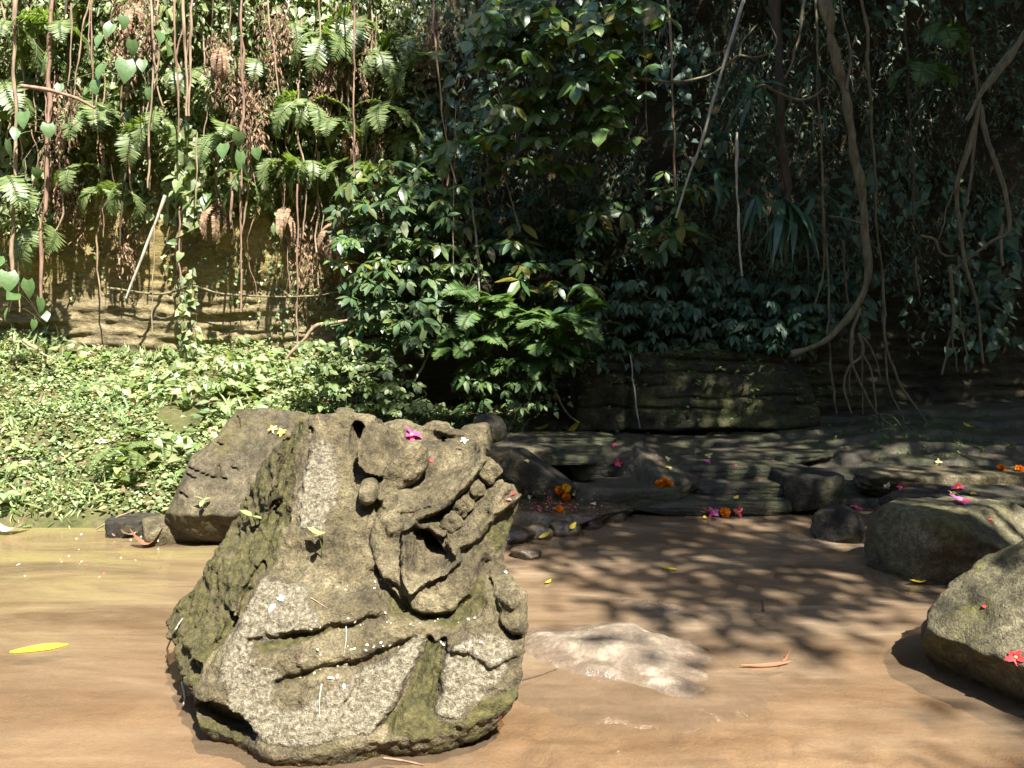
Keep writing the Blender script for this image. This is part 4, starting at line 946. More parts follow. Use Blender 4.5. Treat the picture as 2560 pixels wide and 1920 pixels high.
# strap-leaved clumps
SL = mesh_np('leaf', *(lambda V, F: (V, F))(*(lambda n=9: (np.vstack([[[t * .5, s_ * .017 * (math.sin(min(1, t * 1.15 + .12) * math.pi) ** .6 + .05), -.26 * t * t + .004 * abs(s_)] for s_ in (-1, 0, 1)] for t in np.linspace(0, 1, n)]), np.vstack([[[3 * i + j, 3 * i + j + 1, 3 * i + j + 4, 3 * i + j + 3] for j in (0, 1)] for i in range(n - 1)])))()), M_TAROD)
def strap(px, py, Y, n, sc, label, group):
    b = at(px, py, Y); o = empty('strap_leaf_plant', b, label, 'plant', group)
    for i in range(n):
        f = link('leaf', SL, o); f.rotation_euler = Euler((rng.normal() * .3, .55 + rng.normal() * .3, -math.pi / 2 + (i / max(1, n - 1) - .5) * 2.7 + rng.normal() * .1)); k = sc * U(.75, 1.15); f.scale = (k, k * 1.25, k)
for px_, py_, n, sc in ((1960,500,12,1.3),(1985,520,9,1.15),(1890,490,7,1.0),(1895,215,9,1.0),(1870,190,6,.9),(2060,270,6,.8),(2030,160,5,.8),(1810,470,5,.7),(1790,430,4,.7),(2040,480,5,.9)):
    strap(px_, py_, 6.5 + U(-.1, .1), n, sc, uniq('drooping strap-leaved clump', px_, py_), 'strap-leaved clumps on the shaded cliff')
# shade ferns: mound over the ledge, and singles
k = 0
for px_, py_, n, sz in ((1190,770,5,.42),(1250,780,6,.42),(1320,800,6,.40),(1390,810,6,.40),(1440,850,5,.42),(1350,860,6,.38),(1270,850,6,.36),(1180,850,5,.34),(1430,800,5,.42),(1300,910,4,.32),(1380,900,5,.36),(1140,880,4,.3),(1220,930,4,.28),(1150,740,4,.34)):
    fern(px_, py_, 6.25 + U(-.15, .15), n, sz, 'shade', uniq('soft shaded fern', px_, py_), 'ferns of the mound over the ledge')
for i, (px_, py_, n, sz) in enumerate(((1985,822,4,.28),(2040,835,4,.26),(1920,840,4,.26),(1880,830,3,.25),(2040,930,3,.22),(2060,980,3,.2))):
    fern(px_, py_, 6.72, n, sz, 'shade', uniq('small dark fern', px_, py_), 'ferns by the curved liana')
for px_, py_, n, sz in ((1425,190,3,.42),(1490,170,3,.3),(2280,160,4,.4),(2350,60,3,.4),(1110,400,4,.36),(1130,350,4,.36)):
    fern(px_, py_, 6.4, n, sz, 'shade', uniq('lone hanging fern', px_, py_), 'lone ferns high on the shaded cliff', tiltdown=.5)
for (px_, py_, Y, rw, rh, n) in ((1200,890,6.2,.24,.26,30),(1180,980,6.15,.16,.22,16),(1280,960,6.2,.14,.22,14),(1330,1000,6.2,.10,.16,8),(1420,880,6.3,.2,.12,14),(1180,800,6.3,.3,.14,26),(1350,830,6.35,.36,.14,34)):
    whorl_shrub(px_, py_, Y, rw, rh, n, .085, M_FERND, uniq('hanging leafy tangle', px_, py_), 'leafy tangles of the fern mound', tpl=L_OVAL, per=5, depth=.2, name='leafy_tangle', droop=.6)
for px_, py_, h in ((1290,1000,.4),(1330,960,.45),(1395,960,.4),(1160,1000,.5),(985,900,.6),(980,700,1.0),(1190,700,.5),(1375,990,.3)):
    creeper(px_, py_, 6.2, .10, h, 3, .045, M_FERND, uniq('thin shaded leaf string', px_, py_), 'leafy strings in the shade', tpl=L_HEART, step=.05, name='leafy_string', bulge=.05)
# grass and small weeds on the block and ledge
def sprigs(name, pts, ll, mat, label, n=7, tpl=L_OVAL, kind='stuff', up=.8):
    pts = np.asarray(pts); m = len(pts); P = np.repeat(pts, n, 0) + rng.normal(size=(m * n, 3)) * ll * .3; D = np.stack([rng.normal(size=m * n), rng.normal(size=m * n) - .3, np.abs(rng.normal(size=m * n)) * up], -1)
    V, F = leaves(P, D, np.array([0, -.3, 1.]) + rnd(m * n, .3), ll * U(.5, 1.2, m * n), tpl); o = link(name, mesh_np(name, V, F, mat, False)); o['kind'] = kind; o['label'] = label; return o
pts = [at(U(1440, 2010), U(868, 888), 6.55 + U(-.03, .5)) for _ in range(260)]
sprigs('grass', pts, .055, M_FERND, 'short grass and weeds capping the square rock block', 7, L_NARROW)
pts = [at(U(1450, 2060), 900 + U(0, 170), 6.48) for _ in range(90)] 
sprigs('weeds', pts, .04, M_FERND, 'small weeds dotted over the front of the rock block', 4, L_ROUND, up=.3)
pts = []
while len(pts) < 330:
    x, y = U(-.4, 4.2), U(5.25, 6.7); 
    if vn(np.array([x * 1.3, y * 2, .4]), 9) > -.05: pts.append((x, y, float(ledge_z(np.array([x]), np.array([y]))[0]) + .005))
sprigs('ledge_weeds', pts, .035, M_FERND, 'small weeds growing on the dark rock ledge', 6, L_OVAL)
# ground cover of the bank
n = 46000; X = U(-5.2, .1, n); Yy = U(4.6, 7.35, n); Zz = bank_z(X, Yy); P = np.stack([X, Yy, Zz], -1)
dens = fbm(P, 1.3, 3, 44); ye = lerp_tab(X, [(-6, 4.55), (-4.5, 4.8), (-2.3, 4.78), (-1.75, 5.0), (-1.2, 5.2), (.2, 5.3)])
ok = (dens > -.62) & (Yy > ye) & (Yy < cliff_y(X, Zz + .1) - .02); P = P[ok]; n = len(P); P[:, 2] += U(0, .10, n) * (1 + dens[ok])
V, F = leaves(P, rnd(n) * np.array([1, 1, .35]) + np.array([.1, -.35, .05]), np.array([.15, -.35, 1.]) + rnd(n, .35), np.where(rng.random(n) < .05, U(.045, .065, n), U(.012, .036, n)), L_ROUND)
n2 = 9000; X2 = U(-5.2, .1, n2); Y2 = U(4.7, 7.3, n2); P2 = np.stack([X2, Y2, bank_z(X2, Y2)], -1); P2 = P2[fbm(P2, 1.7, 3, 144) > .05]; n2 = len(P2)
Vg, Fg = leaves(P2, rnd(n2) * np.array([.6, .6, .2]) + np.array([0, -.2, .8]), rnd(n2) + np.array([0, -1., .2]), U(.05, .13, n2), L_STRAP)
tag(link('grass', mesh_np('grass', Vg, Fg, M_COVER, False)), 'thin pale grass blades standing among the creeping leaves of the bank', kind='stuff')
P3 = P[::45] + np.array([0, 0, .03]); n3 = len(P3); Vd, Fd = leaves(P3, rnd(n3) * np.array([1, 1, .3]), np.array([0, -.3, 1.]) + rnd(n3, .4), U(.03, .09, n3), L_OVAL)
tag(link('leaf_litter', mesh_np('leaf_litter', Vd, Fd, M_DRY, False)), 'dead brown leaves caught in the creeping mat of the bank', kind='stuff')
tag(link('ground_cover', mesh_np('ground_cover', V, F, M_COVER, False)), 'mat of pale yellow-green creeping leaves on the sunlit bank', kind='stuff')
n = 2600; X = U(-5.2, -.5, n); Yy = U(4.75, 7.2, n); P = np.stack([X, Yy, bank_z(X, Yy) + .05], -1); d2 = fbm(P, 1.1, 3, 48); P = P[(d2 > .40)]; n = len(P); P[:, 2] += U(0, .12, n)
V, F = leaves(P, rnd(n) * np.array([1, 1, .3]) + np.array([0, -.5, 0]), np.array([.1, -.5, 1.]) + rnd(n, .3), U(.05, .09, n), L_HEART)
tag(link('ground_cover', mesh_np('ground_cover', V, F, M_LIT, False)), 'larger heart leaves scattered through the creeping mat on the bank', kind='stuff')
for px_, py_, n, sz in ((360,1080,5,.36),(320,1120,4,.34),(380,1100,5,.36),(430,1060,4,.3),(580,940,4,.28),(260,1050,4,.3),(100,960,4,.3),(700,980,4,.26)):
    b = on(px_, py_, .45); b[2] = float(bank_z(np.array([b[0]]), np.array([b[1]]))[0]); q = project(b)
    o = fern(px_, py_, float(b[1]), n, sz, 'green', uniq('pale young fern', px_, py_), 'young ferns on the leafy bank', spread=4.5)
# small bushes in the bank
for (px_, py_, Y, rw, rh, n) in ((520,950,6.0,.16,.10,14),(240,980,6.0,.14,.08,10),(620,930,6.2,.2,.10,14)):
    whorl_shrub(px_, py_, Y, rw, rh, n, .085, M_LIT, uniq('tuft of heart leaves', px_, py_), 'leaf tufts on the bank', tpl=L_HEART, per=4, depth=.2, name='leaf_tuft', cat='plant')
# ------------------------------------------------------------------ lianas, roots and canes
def liana(name, pts, Y, r_px, mat, label, group=None, cat='vine', taper=.7, Y2=None, wob=.016, extra=(), k=6):
    P = []; n = len(pts)
    for i, p in enumerate(pts): P.append(at(p[0], p[1], p[2] if len(p) > 2 else Y + ((Y2 - Y) * i / max(1, n - 1) if Y2 else 0)))
    P = np.array(P)
    if pts[0][1] <= 0:
        d = P[0] - P[1]; d = d / abs(d[2]) ; P = np.vstack([P[0] + d * 1.3 + np.array([0, .25, 0]), P])
    C = catmull(P, 9); C = C + np.stack([fbm(C, 5, 3, 7), fbm(C, 5, 3, 17), 0 * C[:, 0]], -1) * wob
    r = r_px / 2 / FOC * Y; R = np.linspace(r, r * taper, len(C)) * (1 + .35 * fbm(C, 9, 3, 27))
    parts = [tube(C, R, k)]
    for e in extra:
        E = catmull(np.array([at(a, b, (c if c else Y)) for a, b, c in e[0]]), 8); E = E + np.stack([fbm(E, 6, 3, 7), fbm(E, 6, 3, 17), 0 * E[:, 0]], -1) * wob
        re = e[1] / 2 / FOC * Y; parts.append(tube(E, np.linspace(re, re * .5, len(E)), 5))
    base = P[0]
    if len(parts) == 1:
        V, F = parts[0]; return tag(link(name, mesh_np(name, V - base, F, mat), None, base), label, cat, group)
    o = empty(name, base, label, cat, group)
    for i, (V, F) in enumerate(parts): link('main_stem' if i == 0 else 'branch', mesh_np('stem', V - base, F, mat), o)
    return o
for pts, w, m, lab in (
  ([(35,0),(40,300),(34,500),(30,740)], 13, M_VINE, 'thick tan vine hanging nearest the edge of the sunlit cliff'),
  ([(130,0),(122,250),(114,500),(105,560),(106,760)], 14, M_VINER, 'thick reddish vine beside the tan edge vine, ending at the big heart leaves'),
  ([(378,0),(386,150),(376,300),(371,470)], 8, M_VINE, 'thin tan vine passing behind the large heart leaves'),
  ([(438,0),(443,200),(446,330)], 7, M_VINER, 'reddish vine just before the pair of twin tan vines'),
  ([(460,0),(466,150),(465,290)], 11, M_VINE, 'first of the twin tan vines above the trailing heart-leaved vine'),
  ([(483,0),(476,150),(470,290)], 10, M_VINE, 'second of the twin tan vines, closer to the dry fern arch'),
  ([(222,0),(200,130),(183,240)], 6, M_VINE, 'short tan vine slanting in front of the feathery ferns'),
  ([(228,0),(232,200),(236,330)], 5, M_VINER, 'straight thin red vine beside the slanting short vine'),
  ([(180,10),(176,140),(170,215)], 5, M_VINE, 'short straight grey-tan vine over the highest feathery fern'),
  ([(603,0),(608,250),(602,440),(606,640),(604,780)], 8, M_VINER, 'long red-brown vine falling across the bare ochre wall'),
  ([(575,430),(578,500),(575,570)], 9, M_VINER, 'short stout red root hanging beside the long red-brown vine'),
  ([(668,0),(682,120),(700,240)], 6, M_VINE, 'tan vine slanting past the dry fern arch'),
  ([(886,0),(886,200),(885,340),(887,440)], 6, M_VINER, 'fine crimson-tipped vine hanging before the tiered shrubs'),
  ([(1082,0),(1098,200),(1115,330),(1140,460)], 7, M_VINE, 'orange-tan vine at the border of sun and shade'),
  ([(742,460),(744,700),(742,870)], 6, M_VINER, 'fine red vine over the ochre wall by the tiered shrubs'),
  ([(383,560),(382,700),(384,830)], 4, M_VINE, 'very thin pale root hanging before the bare wall'),
  ([(490,330),(488,420),(486,520)], 5, M_VINE, 'thin vine below the twin tan vines'),
  ([(1140,260),(1136,460),(1134,660)], 4, M_VINE, 'hair-thin pale root before the tiered shrubs'),
  ([(1180,480),(1190,600),(1200,780),(1210,860)], 6, M_POLE, 'crooked pale root dropping into the fern mound'),
  ([(1240,380),(1280,500),(1300,580)], 5, M_ROOT, 'thin slanting root in the hollow under the broad-leaved bush'),
  ([(1250,300),(1235,400),(1215,470)], 16, M_DARKV, 'stout dark branch rising to the broad-leaved bush'),
  ([(1610,40),(1612,200),(1618,340)], 5, M_ROOT, 'thin grey root at the edge of the bare dark rock'),
  ([(1672,0),(1680,200),(1688,480)], 7, M_VINE, 'straight reddish root hanging before the bare dark rock'),
  ([(1845,330),(1838,450),(1848,560),(1855,690)], 7, M_POLE, 'pale thin root falling beside the strap-leaved clumps'),
  ([(2012,0),(1990,110),(1965,195)], 8, M_ROOT, 'cane slanting behind the thick dark root'),
  ([(2040,0),(2042,150),(2050,330)], 6, M_ROOT, 'fine root alongside the big curved liana'),
  ([(2156,0),(2170,160),(2182,350),(2196,600),(2212,830),(2222,890),(2262,980),(2330,1072)], 8, M_ROOT, 'long pale-striped root reaching from canopy to rock floor'),
  ([(2060,520),(2070,700),(2074,860),(2082,960),(2090,1035)], 6, M_ROOT, 'thin wavy root hanging past the tip of the big curved liana'),
  ([(2052,310),(2056,450),(2060,650),(2040,760)], 6, M_ROOT, 'dim root between the strap leaves and the big curved liana'),
  ([(2108,600),(2112,700),(2120,760)], 5, M_ROOT, 'short dim root touching the bend of the big curved liana'),
  ([(2260,40),(2270,200),(2280,400),(2285,560)], 6, M_DARKV, 'dark root hanging through the lone ferns'),
  ([(2290,640),(2292,700),(2297,740)], 5, M_ROOT, 'stub of root dangling above the layered dark wall'),
  ([(2425,120),(2440,240),(2430,420),(2400,600)], 7, M_ROOT, 'smooth root crossing behind the forked root bundle'),
  ([(2508,560),(2505,620),(2508,665)], 9, M_ROOT, 'broken root end hanging under the forked root bundle'),
  ([(1578,885),(1586,990),(1598,1070)], 4, M_POLE, 'straight thread of root down the front of the rock block'),
  ([(1333,925),(1326,985),(1309,1040),(1286,1062)], 6, M_ROOT, 'curved root swinging to the ground under the fern mound'),
  ([(1376,925),(1391,982),(1415,1031),(1446,1058)], 6, M_ROOT, 'bowed root from the fern mound to the ledge'),
  ([(1165,960),(1210,890),(1250,820)], 4, M_ROOT, 'fine slanting stem under the fern mound'),
  ([(1030,960),(1065,905),(1080,860)], 6, M_POLE, 'pale bent twig in the dark gap below the tiered shrubs')):
    lit = m in (M_VINE, M_VINER) and pts[0][0] < 1150
    liana('hanging_vine', pts, 6.3 + U(-.1, .1) if lit else 6.4 + U(-.1, .1), w * (.8 if lit else 1), m, lab, 'hanging vines and roots')
for i in range(75):
    px_ = U(0, 1140); y0 = U(-40, 420); ln = U(120, 420); mm = (M_VINE, M_VINER, M_VINE, M_DARKV)[rng.integers(4)]
    if y0 + ln > 780: ln = 780 - y0
    liana('fine_root', [(px_, y0), (px_ + U(-14, 14), y0 + ln * .35), (px_ + U(-16, 16), y0 + ln * .7), (px_ + U(-22, 22), y0 + ln)], W(px_, 300, .3 + U(0, .15)), U(2.5, 7), mm, uniq('fine hanging root', px_, y0 + ln / 2), 'fine roots on the sunlit cliff', wob=.02, k=4)
liana('cane', [(1858,0),(1800,190),(1755,350),(1722,440),(1690,545)], 6.3, 10, M_POLE, 'long pale straight cane slanting across the shaded cliff', taper=.5, wob=.003)
liana('cane', [(414,488),(372,600),(315,746)], 6.45, 8, M_POLE, 'pale cane leaning against the bare ochre wall', taper=.7, wob=.004)
liana('curved_liana', [(2060,0),(2076,90),(2090,150),(2106,205),(2118,270),(2140,400),(2158,510),(2166,620),(2168,690),(2140,765),(2080,840),(2020,872),(1975,886)], 6.2, 24, M_ROOT, 'big smooth liana curving down to the rock block', taper=.62, Y2=6.35, wob=.012, k=8,
  extra=[([(2118,225,6.2),(2125,130,6.25),(2100,0,6.3)], 9), ([(2160,560,6.2),(2110,545,6.25),(2070,540,6.3)], 5)])
liana('thick_root', [(1935,0),(1942,130),(1948,240),(1955,340),(1966,440),(1970,520)], 6.55, 26, M_DARKV, 'thick dark root hanging down to the strap-leaved clumps', k=8)
liana('loop_vine', [(1580,197),(1640,202),(1700,205),(1760,192),(1800,170),(1845,140)], 6.3, 7, M_ROOT, 'thin vine looping sideways across the pale cane', extra=[([(1845,140,6.3),(1855,100,6.3),(1895,60,6.35)], 7), ([(1848,138,6.3),(1890,142,6.3),(1930,125,6.3),(1940,95,6.35),(1925,50,6.4)], 6)])
liana('loop_vine', [(1890,218),(1910,213),(1940,228),(1970,242),(2005,250),(2040,238),(2060,220)], 6.3, 7, M_ROOT, 'sagging vine loop between thick dark root and big liana')
liana('forked_roots', [(2640,0),(2560,93),(2497,175),(2447,245),(2415,303)], 5.9, 26, M_ROOT, 'forked bundle of aerial roots at the dark edge of the cliff', taper=.4, wob=.012, k=8,
  extra=[([(2450,250,5.9),(2430,350,5.9),(2394,463,5.95),(2400,560,6.),(2412,652,6.),(2431,717,6.),(2446,796,6.05),(2457,909,6.1)], 12), ([(2452,262,5.9),(2462,330,5.9),(2485,395,5.9),(2512,470,5.9),(2524,545,5.9),(2518,583,5.9),(2480,602,5.95),(2438,634,6.),(2384,677,6.05)], 13),
         ([(2436,310,5.9),(2400,420,6.),(2370,520,6.1),(2345,600,6.1)], 6), ([(2373,665,6.),(2381,753,6.05),(2381,818,6.05),(2366,880,6.1),(2355,937,6.1)], 9), ([(2382,815,6.05),(2405,832,6.05),(2416,900,6.1),(2418,930,6.1)], 6), ([(2379,830,6.05),(2385,880,6.1),(2395,930,6.1)], 5), ([(2300,590,6.1),(2335,600,6.1),(2355,635,6.1),(2385,640,6.1),(2396,632,6.)], 9), ([(2398,640,6.05),(2398,720,6.05),(2400,800,6.1)], 5)])
liana('root_bundle', [(2150,770),(2133,830),(2131,900),(2155,965),(2190,1030),(2235,1068),(2300,1086)], 6.3, 8, M_ROOT, 'spray of thin roots fanning out below the big curved liana', taper=.6, wob=.01,
  extra=[([(2146,833,6.3),(2157,876,6.3),(2148,895,6.3),(2120,919,6.25),(2109,970,6.25),(2128,1033,6.25)], 9), ([(2146,833,6.3),(2170,862,6.3),(2190,900,6.3),(2202,950,6.3)], 6), ([(2150,880,6.3),(2175,920,6.3),(2186,985,6.3),(2194,1055,6.3)], 6), ([(2155,890,6.3),(2153,960,6.3),(2155,1035,6.3)], 5), ([(2122,925,6.25),(2122,970,6.25),(2130,990,6.25)], 4), ([(2190,1035,6.3),(2230,1040,6.2),(2260,1075,6.2)], 4), ([(2215,870,6.35),(2222,960,6.3),(2262,1058,6.3)], 6)])
liana('creeping_branch', [(270,720),(400,735),(480,715),(560,735),(700,742),(800,738),(870,725)], 6.75, 6, M_ROOT, 'thin branch running level across the bare ochre wall', wob=.02)
liana('fallen_branch', [(720,895),(760,850),(790,815),(830,808),(870,800)], 6.2, 11, M_VINE, 'bent pale branch lying at the foot of the ochre wall')
liana('fallen_branch', [(0,1130),(40,1070),(85,1035),(105,980)], 5.6, 9, M_VINE, 'dry forked branch lying on the leafy bank', extra=[([(85,1035,5.6),(115,1090,5.5),(95,1130,5.4)], 7)])
liana('fallen_branch', [(60,850),(100,880),(140,900)], 6.0, 7, M_VINE, 'short pale stick across the top of the leafy bank')
liana('fallen_branch', [(240,1325),(290,1295),(340,1275)], 4.6, 5, M_VINE, 'thin dry stick at the water edge of the bank')
liana('dry_fern_branch', [(50,215),(120,225),(190,245),(240,270)], 6.05, 10, M_VINER, 'drooping dry brown branch across the two thick vines')

# ------------------------------------------------------------------ trees that shade the stream, rooted above the cliff and on the far side
def tree(name, root, fork, clumps, label, leaf, mat):
    o = empty(name, root, label, 'tree', 'trees shading the stream')
    root = np.array(root, float); fork = np.array(fork, float); parts = []
    parts.append(tube(catmull([root, (root + fork) / 2 + rnd(1, .12)[0], fork], 8), np.linspace(.19, .12, 17), 9))
    Pl = []
    for c in clumps:
        c = np.array(c); parts.append(tube(catmull([fork, (fork + c) / 2 + np.array([0, 0, .25]), c], 6), np.linspace(.06, .012, 13), 5))
        m = int(leaf[1] * rng.uniform(.8, 1.2)); q = rng.normal(size=(m, 3)); q = unit(q) * rng.random((m, 1)) ** .45 * np.array([.62, .62, .34]) * leaf[2]
        # leaves sit in small sprays inside the clump
        q = q + np.repeat(rng.normal(size=(m // 6 + 1, 3)) * .12, 6, 0)[:m]; Pl.append(c + q)
    V, F = join(parts); link('trunk', mesh_np('trunk', V - root, F, M_ROOT), o)
    P = np.vstack(Pl); n = len(P); V, F = leaves(P, rnd(n) * np.array([1, 1, .6]) + np.array([0, 0, -.3]), np.array([0, 0, 1.]) + rnd(n, .5), leaf[0] * rng.uniform(.6, 1.2, n), L_OVAL)
    link('crown', mesh_np('crown', V - root, F, mat, False), o)['kind'] = 'stuff'
    return o
def edge_x(y): return lerp_tab(y, [(-4, 4.6), (-.8, 2.5), (.7, 1.4), (3.3, .55), (5.2, .3), (7, .1), (9, 0)])
clumps = []; tries = 0
while tries < 4000 and len(clumps) < 150:
    tries += 1; y = U(-3.2, 8.2); x = U(0, 9.5); e = float(edge_x(y))
    if x < e + .35: continue
    z = 7.0 + U(-.6, 1.4)
    if any((x - c[0]) ** 2 + (y - c[1]) ** 2 + (z - c[2]) ** 2 < .5 ** 2 for c in clumps): continue
    # thinner above the water
    if y < .6 and rng.random() < .45: continue
    if y < -1.0 and x > 2.9 and rng.random() < .5: continue
    clumps.append((x, y, z))
for _ in range(3000):
    if len(clumps) > 225: break
    y = U(2.2, 6.6); x = U(.2, 9.5); z = 7.4 + U(-.7, 1.8)
    if x < float(edge_x(y)) + .3 or any((x - c[0]) ** 2 + (y - c[1]) ** 2 + (z - c[2]) ** 2 < .42 ** 2 for c in clumps): continue
    clumps.append((x, y, z))
thin = [(U(2.75, 5.4), U(-3.1, .5), U(6.8, 7.8)) for _ in range(15)]
fill = [(U(2.5, 5.6), U(2.1, 3.3), U(6.8, 8.2)) for _ in range(26)]
clumps = clumps + thin + fill
# gaps that let the sun onto the fern mound, the bough tips and one patch of the rock block
clumps = np.array([c for c in clumps if not any(math.hypot(c[0] + .33 * (7 - c[2]) - a, c[1] - .61 * (7 - c[2]) - b) < r for a, b, r in ((1.95, 2.75, .80), (1.35, 4.1, .6), (4.05, 2.8, .48), (4.2, -1.45, .85), (4.6, -.35, .5), (3.0, -2.1, 1.0)))])
roots = [((3.4, 8.6, 6.5), (3.6, 7.2, 7.3), 'tree leaning out from the cliff top over the dark hollow'), ((7.2, 8.3, 6.6), (7.2, 6.2, 7.4), 'tree leaning out from the cliff top beyond the root bundle'), ((8.2, 2.8, .2), (6.4, 2.4, 6.4), 'tall tree on the bank beyond the mossy boulders'), ((7.6, -1.6, .3), (5.6, -1.2, 6.2), 'slim tree standing beside the stream behind the viewer')]
own = np.argmin(np.array([[np.hypot(c[0] - r[1][0], c[1] - r[1][1]) for r in roots] for c in clumps]), 1)
for i, (a, b, lab) in enumerate(roots): tree('shade_tree', a, b, clumps[own == i], lab, (.18, 170, 1.05), M_DEEP)
# ------------------------------------------------------------------ blossoms, petals, fallen leaves
def flat_mat(name, c1, c2, rough=.5, trans=.3):
    return leaf_mat(name, [c1, c2], rough, .3, trans, (1.1, 1.0, .9))
M_ORANGE = flat_mat('marigold_petal', (.75, .20, .005), (.95, .36, .01)); M_MYEL = flat_mat('yellow_marigold_petal', (.85, .42, .01), (.95, .6, .03))
M_PINK = flat_mat('pink_petal', (.75, .03, .22), (.85, .12, .35)); M_RED = flat_mat('red_petal', (.65, .02, .04), (.75, .08, .08)); M_LILAC = flat_mat('lilac_petal', (.62, .12, .45), (.7, .25, .5))
M_CREAM = flat_mat('cream_petal', (.75, .70, .45), (.85, .80, .62)); M_FRYEL = flat_mat('yellow_petal', (.80, .55, .05), (.85, .68, .15)); M_WHITE = flat_mat('white_petal', (.75, .72, .66), (.85, .83, .78))
M_SALMON = flat_mat('salmon_petal', (.62, .12, .10), (.72, .28, .24)); M_DRYL = flat_mat('dry_leaf', (.30, .10, .05), (.45, .22, .13)); M_PALEL = flat_mat('pale_dry_leaf', (.5, .36, .28), (.62, .46, .36))
def ground(px, py, surf):
    """height of the ground under a pixel: march the ray onto a named surface"""
    x, y, z = ray(px, py)
    for t in np.arange(1.9, 8, .012):
        p = np.array([x * t, y * t, CAM_H + z * t])
        if p[2] <= surf(p[0], p[1]): return p
    return p
bpy.context.view_layer.update(); DG = bpy.context.evaluated_depsgraph_get()
_skip = {'water'}
def hit(px, py, lift=.004, water=True):
    """where the sight line through a pixel of the photo meets the rock, bed or water"""
    d = Vector(ray(px, py)).normalized(); o = Vector((0, 0, CAM_H))
    for _ in range(12):
        ok, loc, nrm, idx, ob, _m = scene.ray_cast(DG, o, d)
        if not ok: return np.array(on(px, py)), np.array([0, 0, 1.])
        nm = ob.name.split('.')[0]
        if nm in ('foliage', 'frond', 'stem', 'hanging_vine', 'leaf', 'grass', 'weeds', 'ledge_weeds', 'ground_cover', 'crown', 'branch', 'main_stem') : o = loc + d * .002; continue
        if nrm.dot(d) > 0: nrm = -nrm
        return np.array(loc) + np.array(nrm) * lift, np.array(nrm)
    return np.array(loc), np.array([0, 0, 1.])
def orient(o, n, spin):
    q = Vector(n).to_track_quat('Z', 'Y'); o.rotation_mode = 'QUATERNION'; from mathutils import Quaternion
    o.rotation_quaternion = q @ Quaternion((0, 0, 1), spin)
# marigold: dome of ruffled petals over a green cup
def marigold_mesh(mat, r=.027):
    n = 90; i = np.arange(n); ph = np.arccos(1 - (i + .5) / n * 1.15); th = i * 2.39996
    d = np.stack([np.sin(ph) * np.cos(th), np.sin(ph) * np.sin(th), np.cos(ph)], -1); P = d * r * .45 + np.array([0, 0, r * .55])
    V, F = leaves(P, d + rnd(n, .25), np.cross(d, np.array([.3, .5, .8])) + rnd(n, .3), r * .72, leaf_tpl(.75, .2, -.3)); return mesh_np('petals', V, F, mat, False)
cupV, cupF = ico(2); cup = mesh_np('cup', cupV * np.array([.012, .012, .016]) + np.array([0, 0, .010]), cupF, M_FERN)
MG = {'o': marigold_mesh(M_ORANGE), 'y': marigold_mesh(M_MYEL)}
for px_, py_, k, sc, lab in ((1296,1222,'o',1.,'orange marigold, upper of the pair by the stone lip'),(1306,1233,'o',1.,'orange marigold, lower of the pair by the stone lip'),(1397,1226,'o',1.05,'orange marigold in the trio by the pool, beside the yellow one'),(1416,1220,'y',1.05,'yellow marigold in the trio by the little pool'),
     (1415,1243,'o',1.05,'lowest orange marigold of the trio by the little pool'),(1648,1216,'o',1.1,'lower orange marigold of the tight cluster under the tilted block, nearer the pool'),(1670,1212,'o',1.1,'lower orange marigold of the tight cluster under the tilted block, nearer the ledge end'),(1659,1203,'o',1.1,'uppermost orange marigold of the tight cluster under the tilted block'),
     (1398,1279,'o',.95,'wet orange marigold lying in the little pool'),(1810,1279,'o',1.2,'orange marigold among lilac petals at the water edge'),(1862,878,'o',.9,'tiny orange marigold on top of the square rock block'),(2500,1175,'o',1.,'orange blossom on the rocks under the hanging roots'),(2545,1177,'o',1.,'orange blossom beside the other one under the hanging roots')):
    p, nr = hit(px_, py_, .003); o = empty('marigold', p, lab, 'flower', 'marigolds'); orient(o, nr + np.array([0, -.9, .3]), rng.random() * 6); o.scale = (sc, sc, sc)
    link('petals', MG[k], o); link('cup', cup, o)
def petal_mesh(mat, L=.03, w=.6, curl=.25): V, F = leaf_tpl(w, .25, curl); return mesh_np('petal', V * L, F, mat, True)
PT = {k: petal_mesh(m) for k, m in (('pink', M_PINK), ('red', M_RED), ('lilac', M_LILAC), ('cream', M_CREAM), ('yellow', M_FRYEL), ('white', M_WHITE), ('salmon', M_SALMON))}
heart = {c: mesh_np('heart', cupV * .005 + np.array([0, 0, .004]), cupF, m) for c, m in (('y', M_FRYEL), ('r', M_RED))}
def blossom(px, py, cols, sc, lab, name='frangipani', lift=.006):
    p, nr = hit(px, py, lift); o = empty(name, p, lab, 'flower', None); orient(o, nr + np.array([0, -.35, .4]), rng.random() * 6)
    for i in range(5):
        f = link('petal', PT[cols[i % len(cols)]], o); f.rotation_euler = (rng.normal() * .25, -.35 + rng.normal() * .3, i * 2 * math.pi / 5 + rng.normal() * .22); f.scale = (sc * U(.8, 1.2), sc * U(.8, 1.25), sc); f.location = (0, 0, .004)
    h = link('heart', heart['y'], o); h.scale = (sc, sc, sc); return o
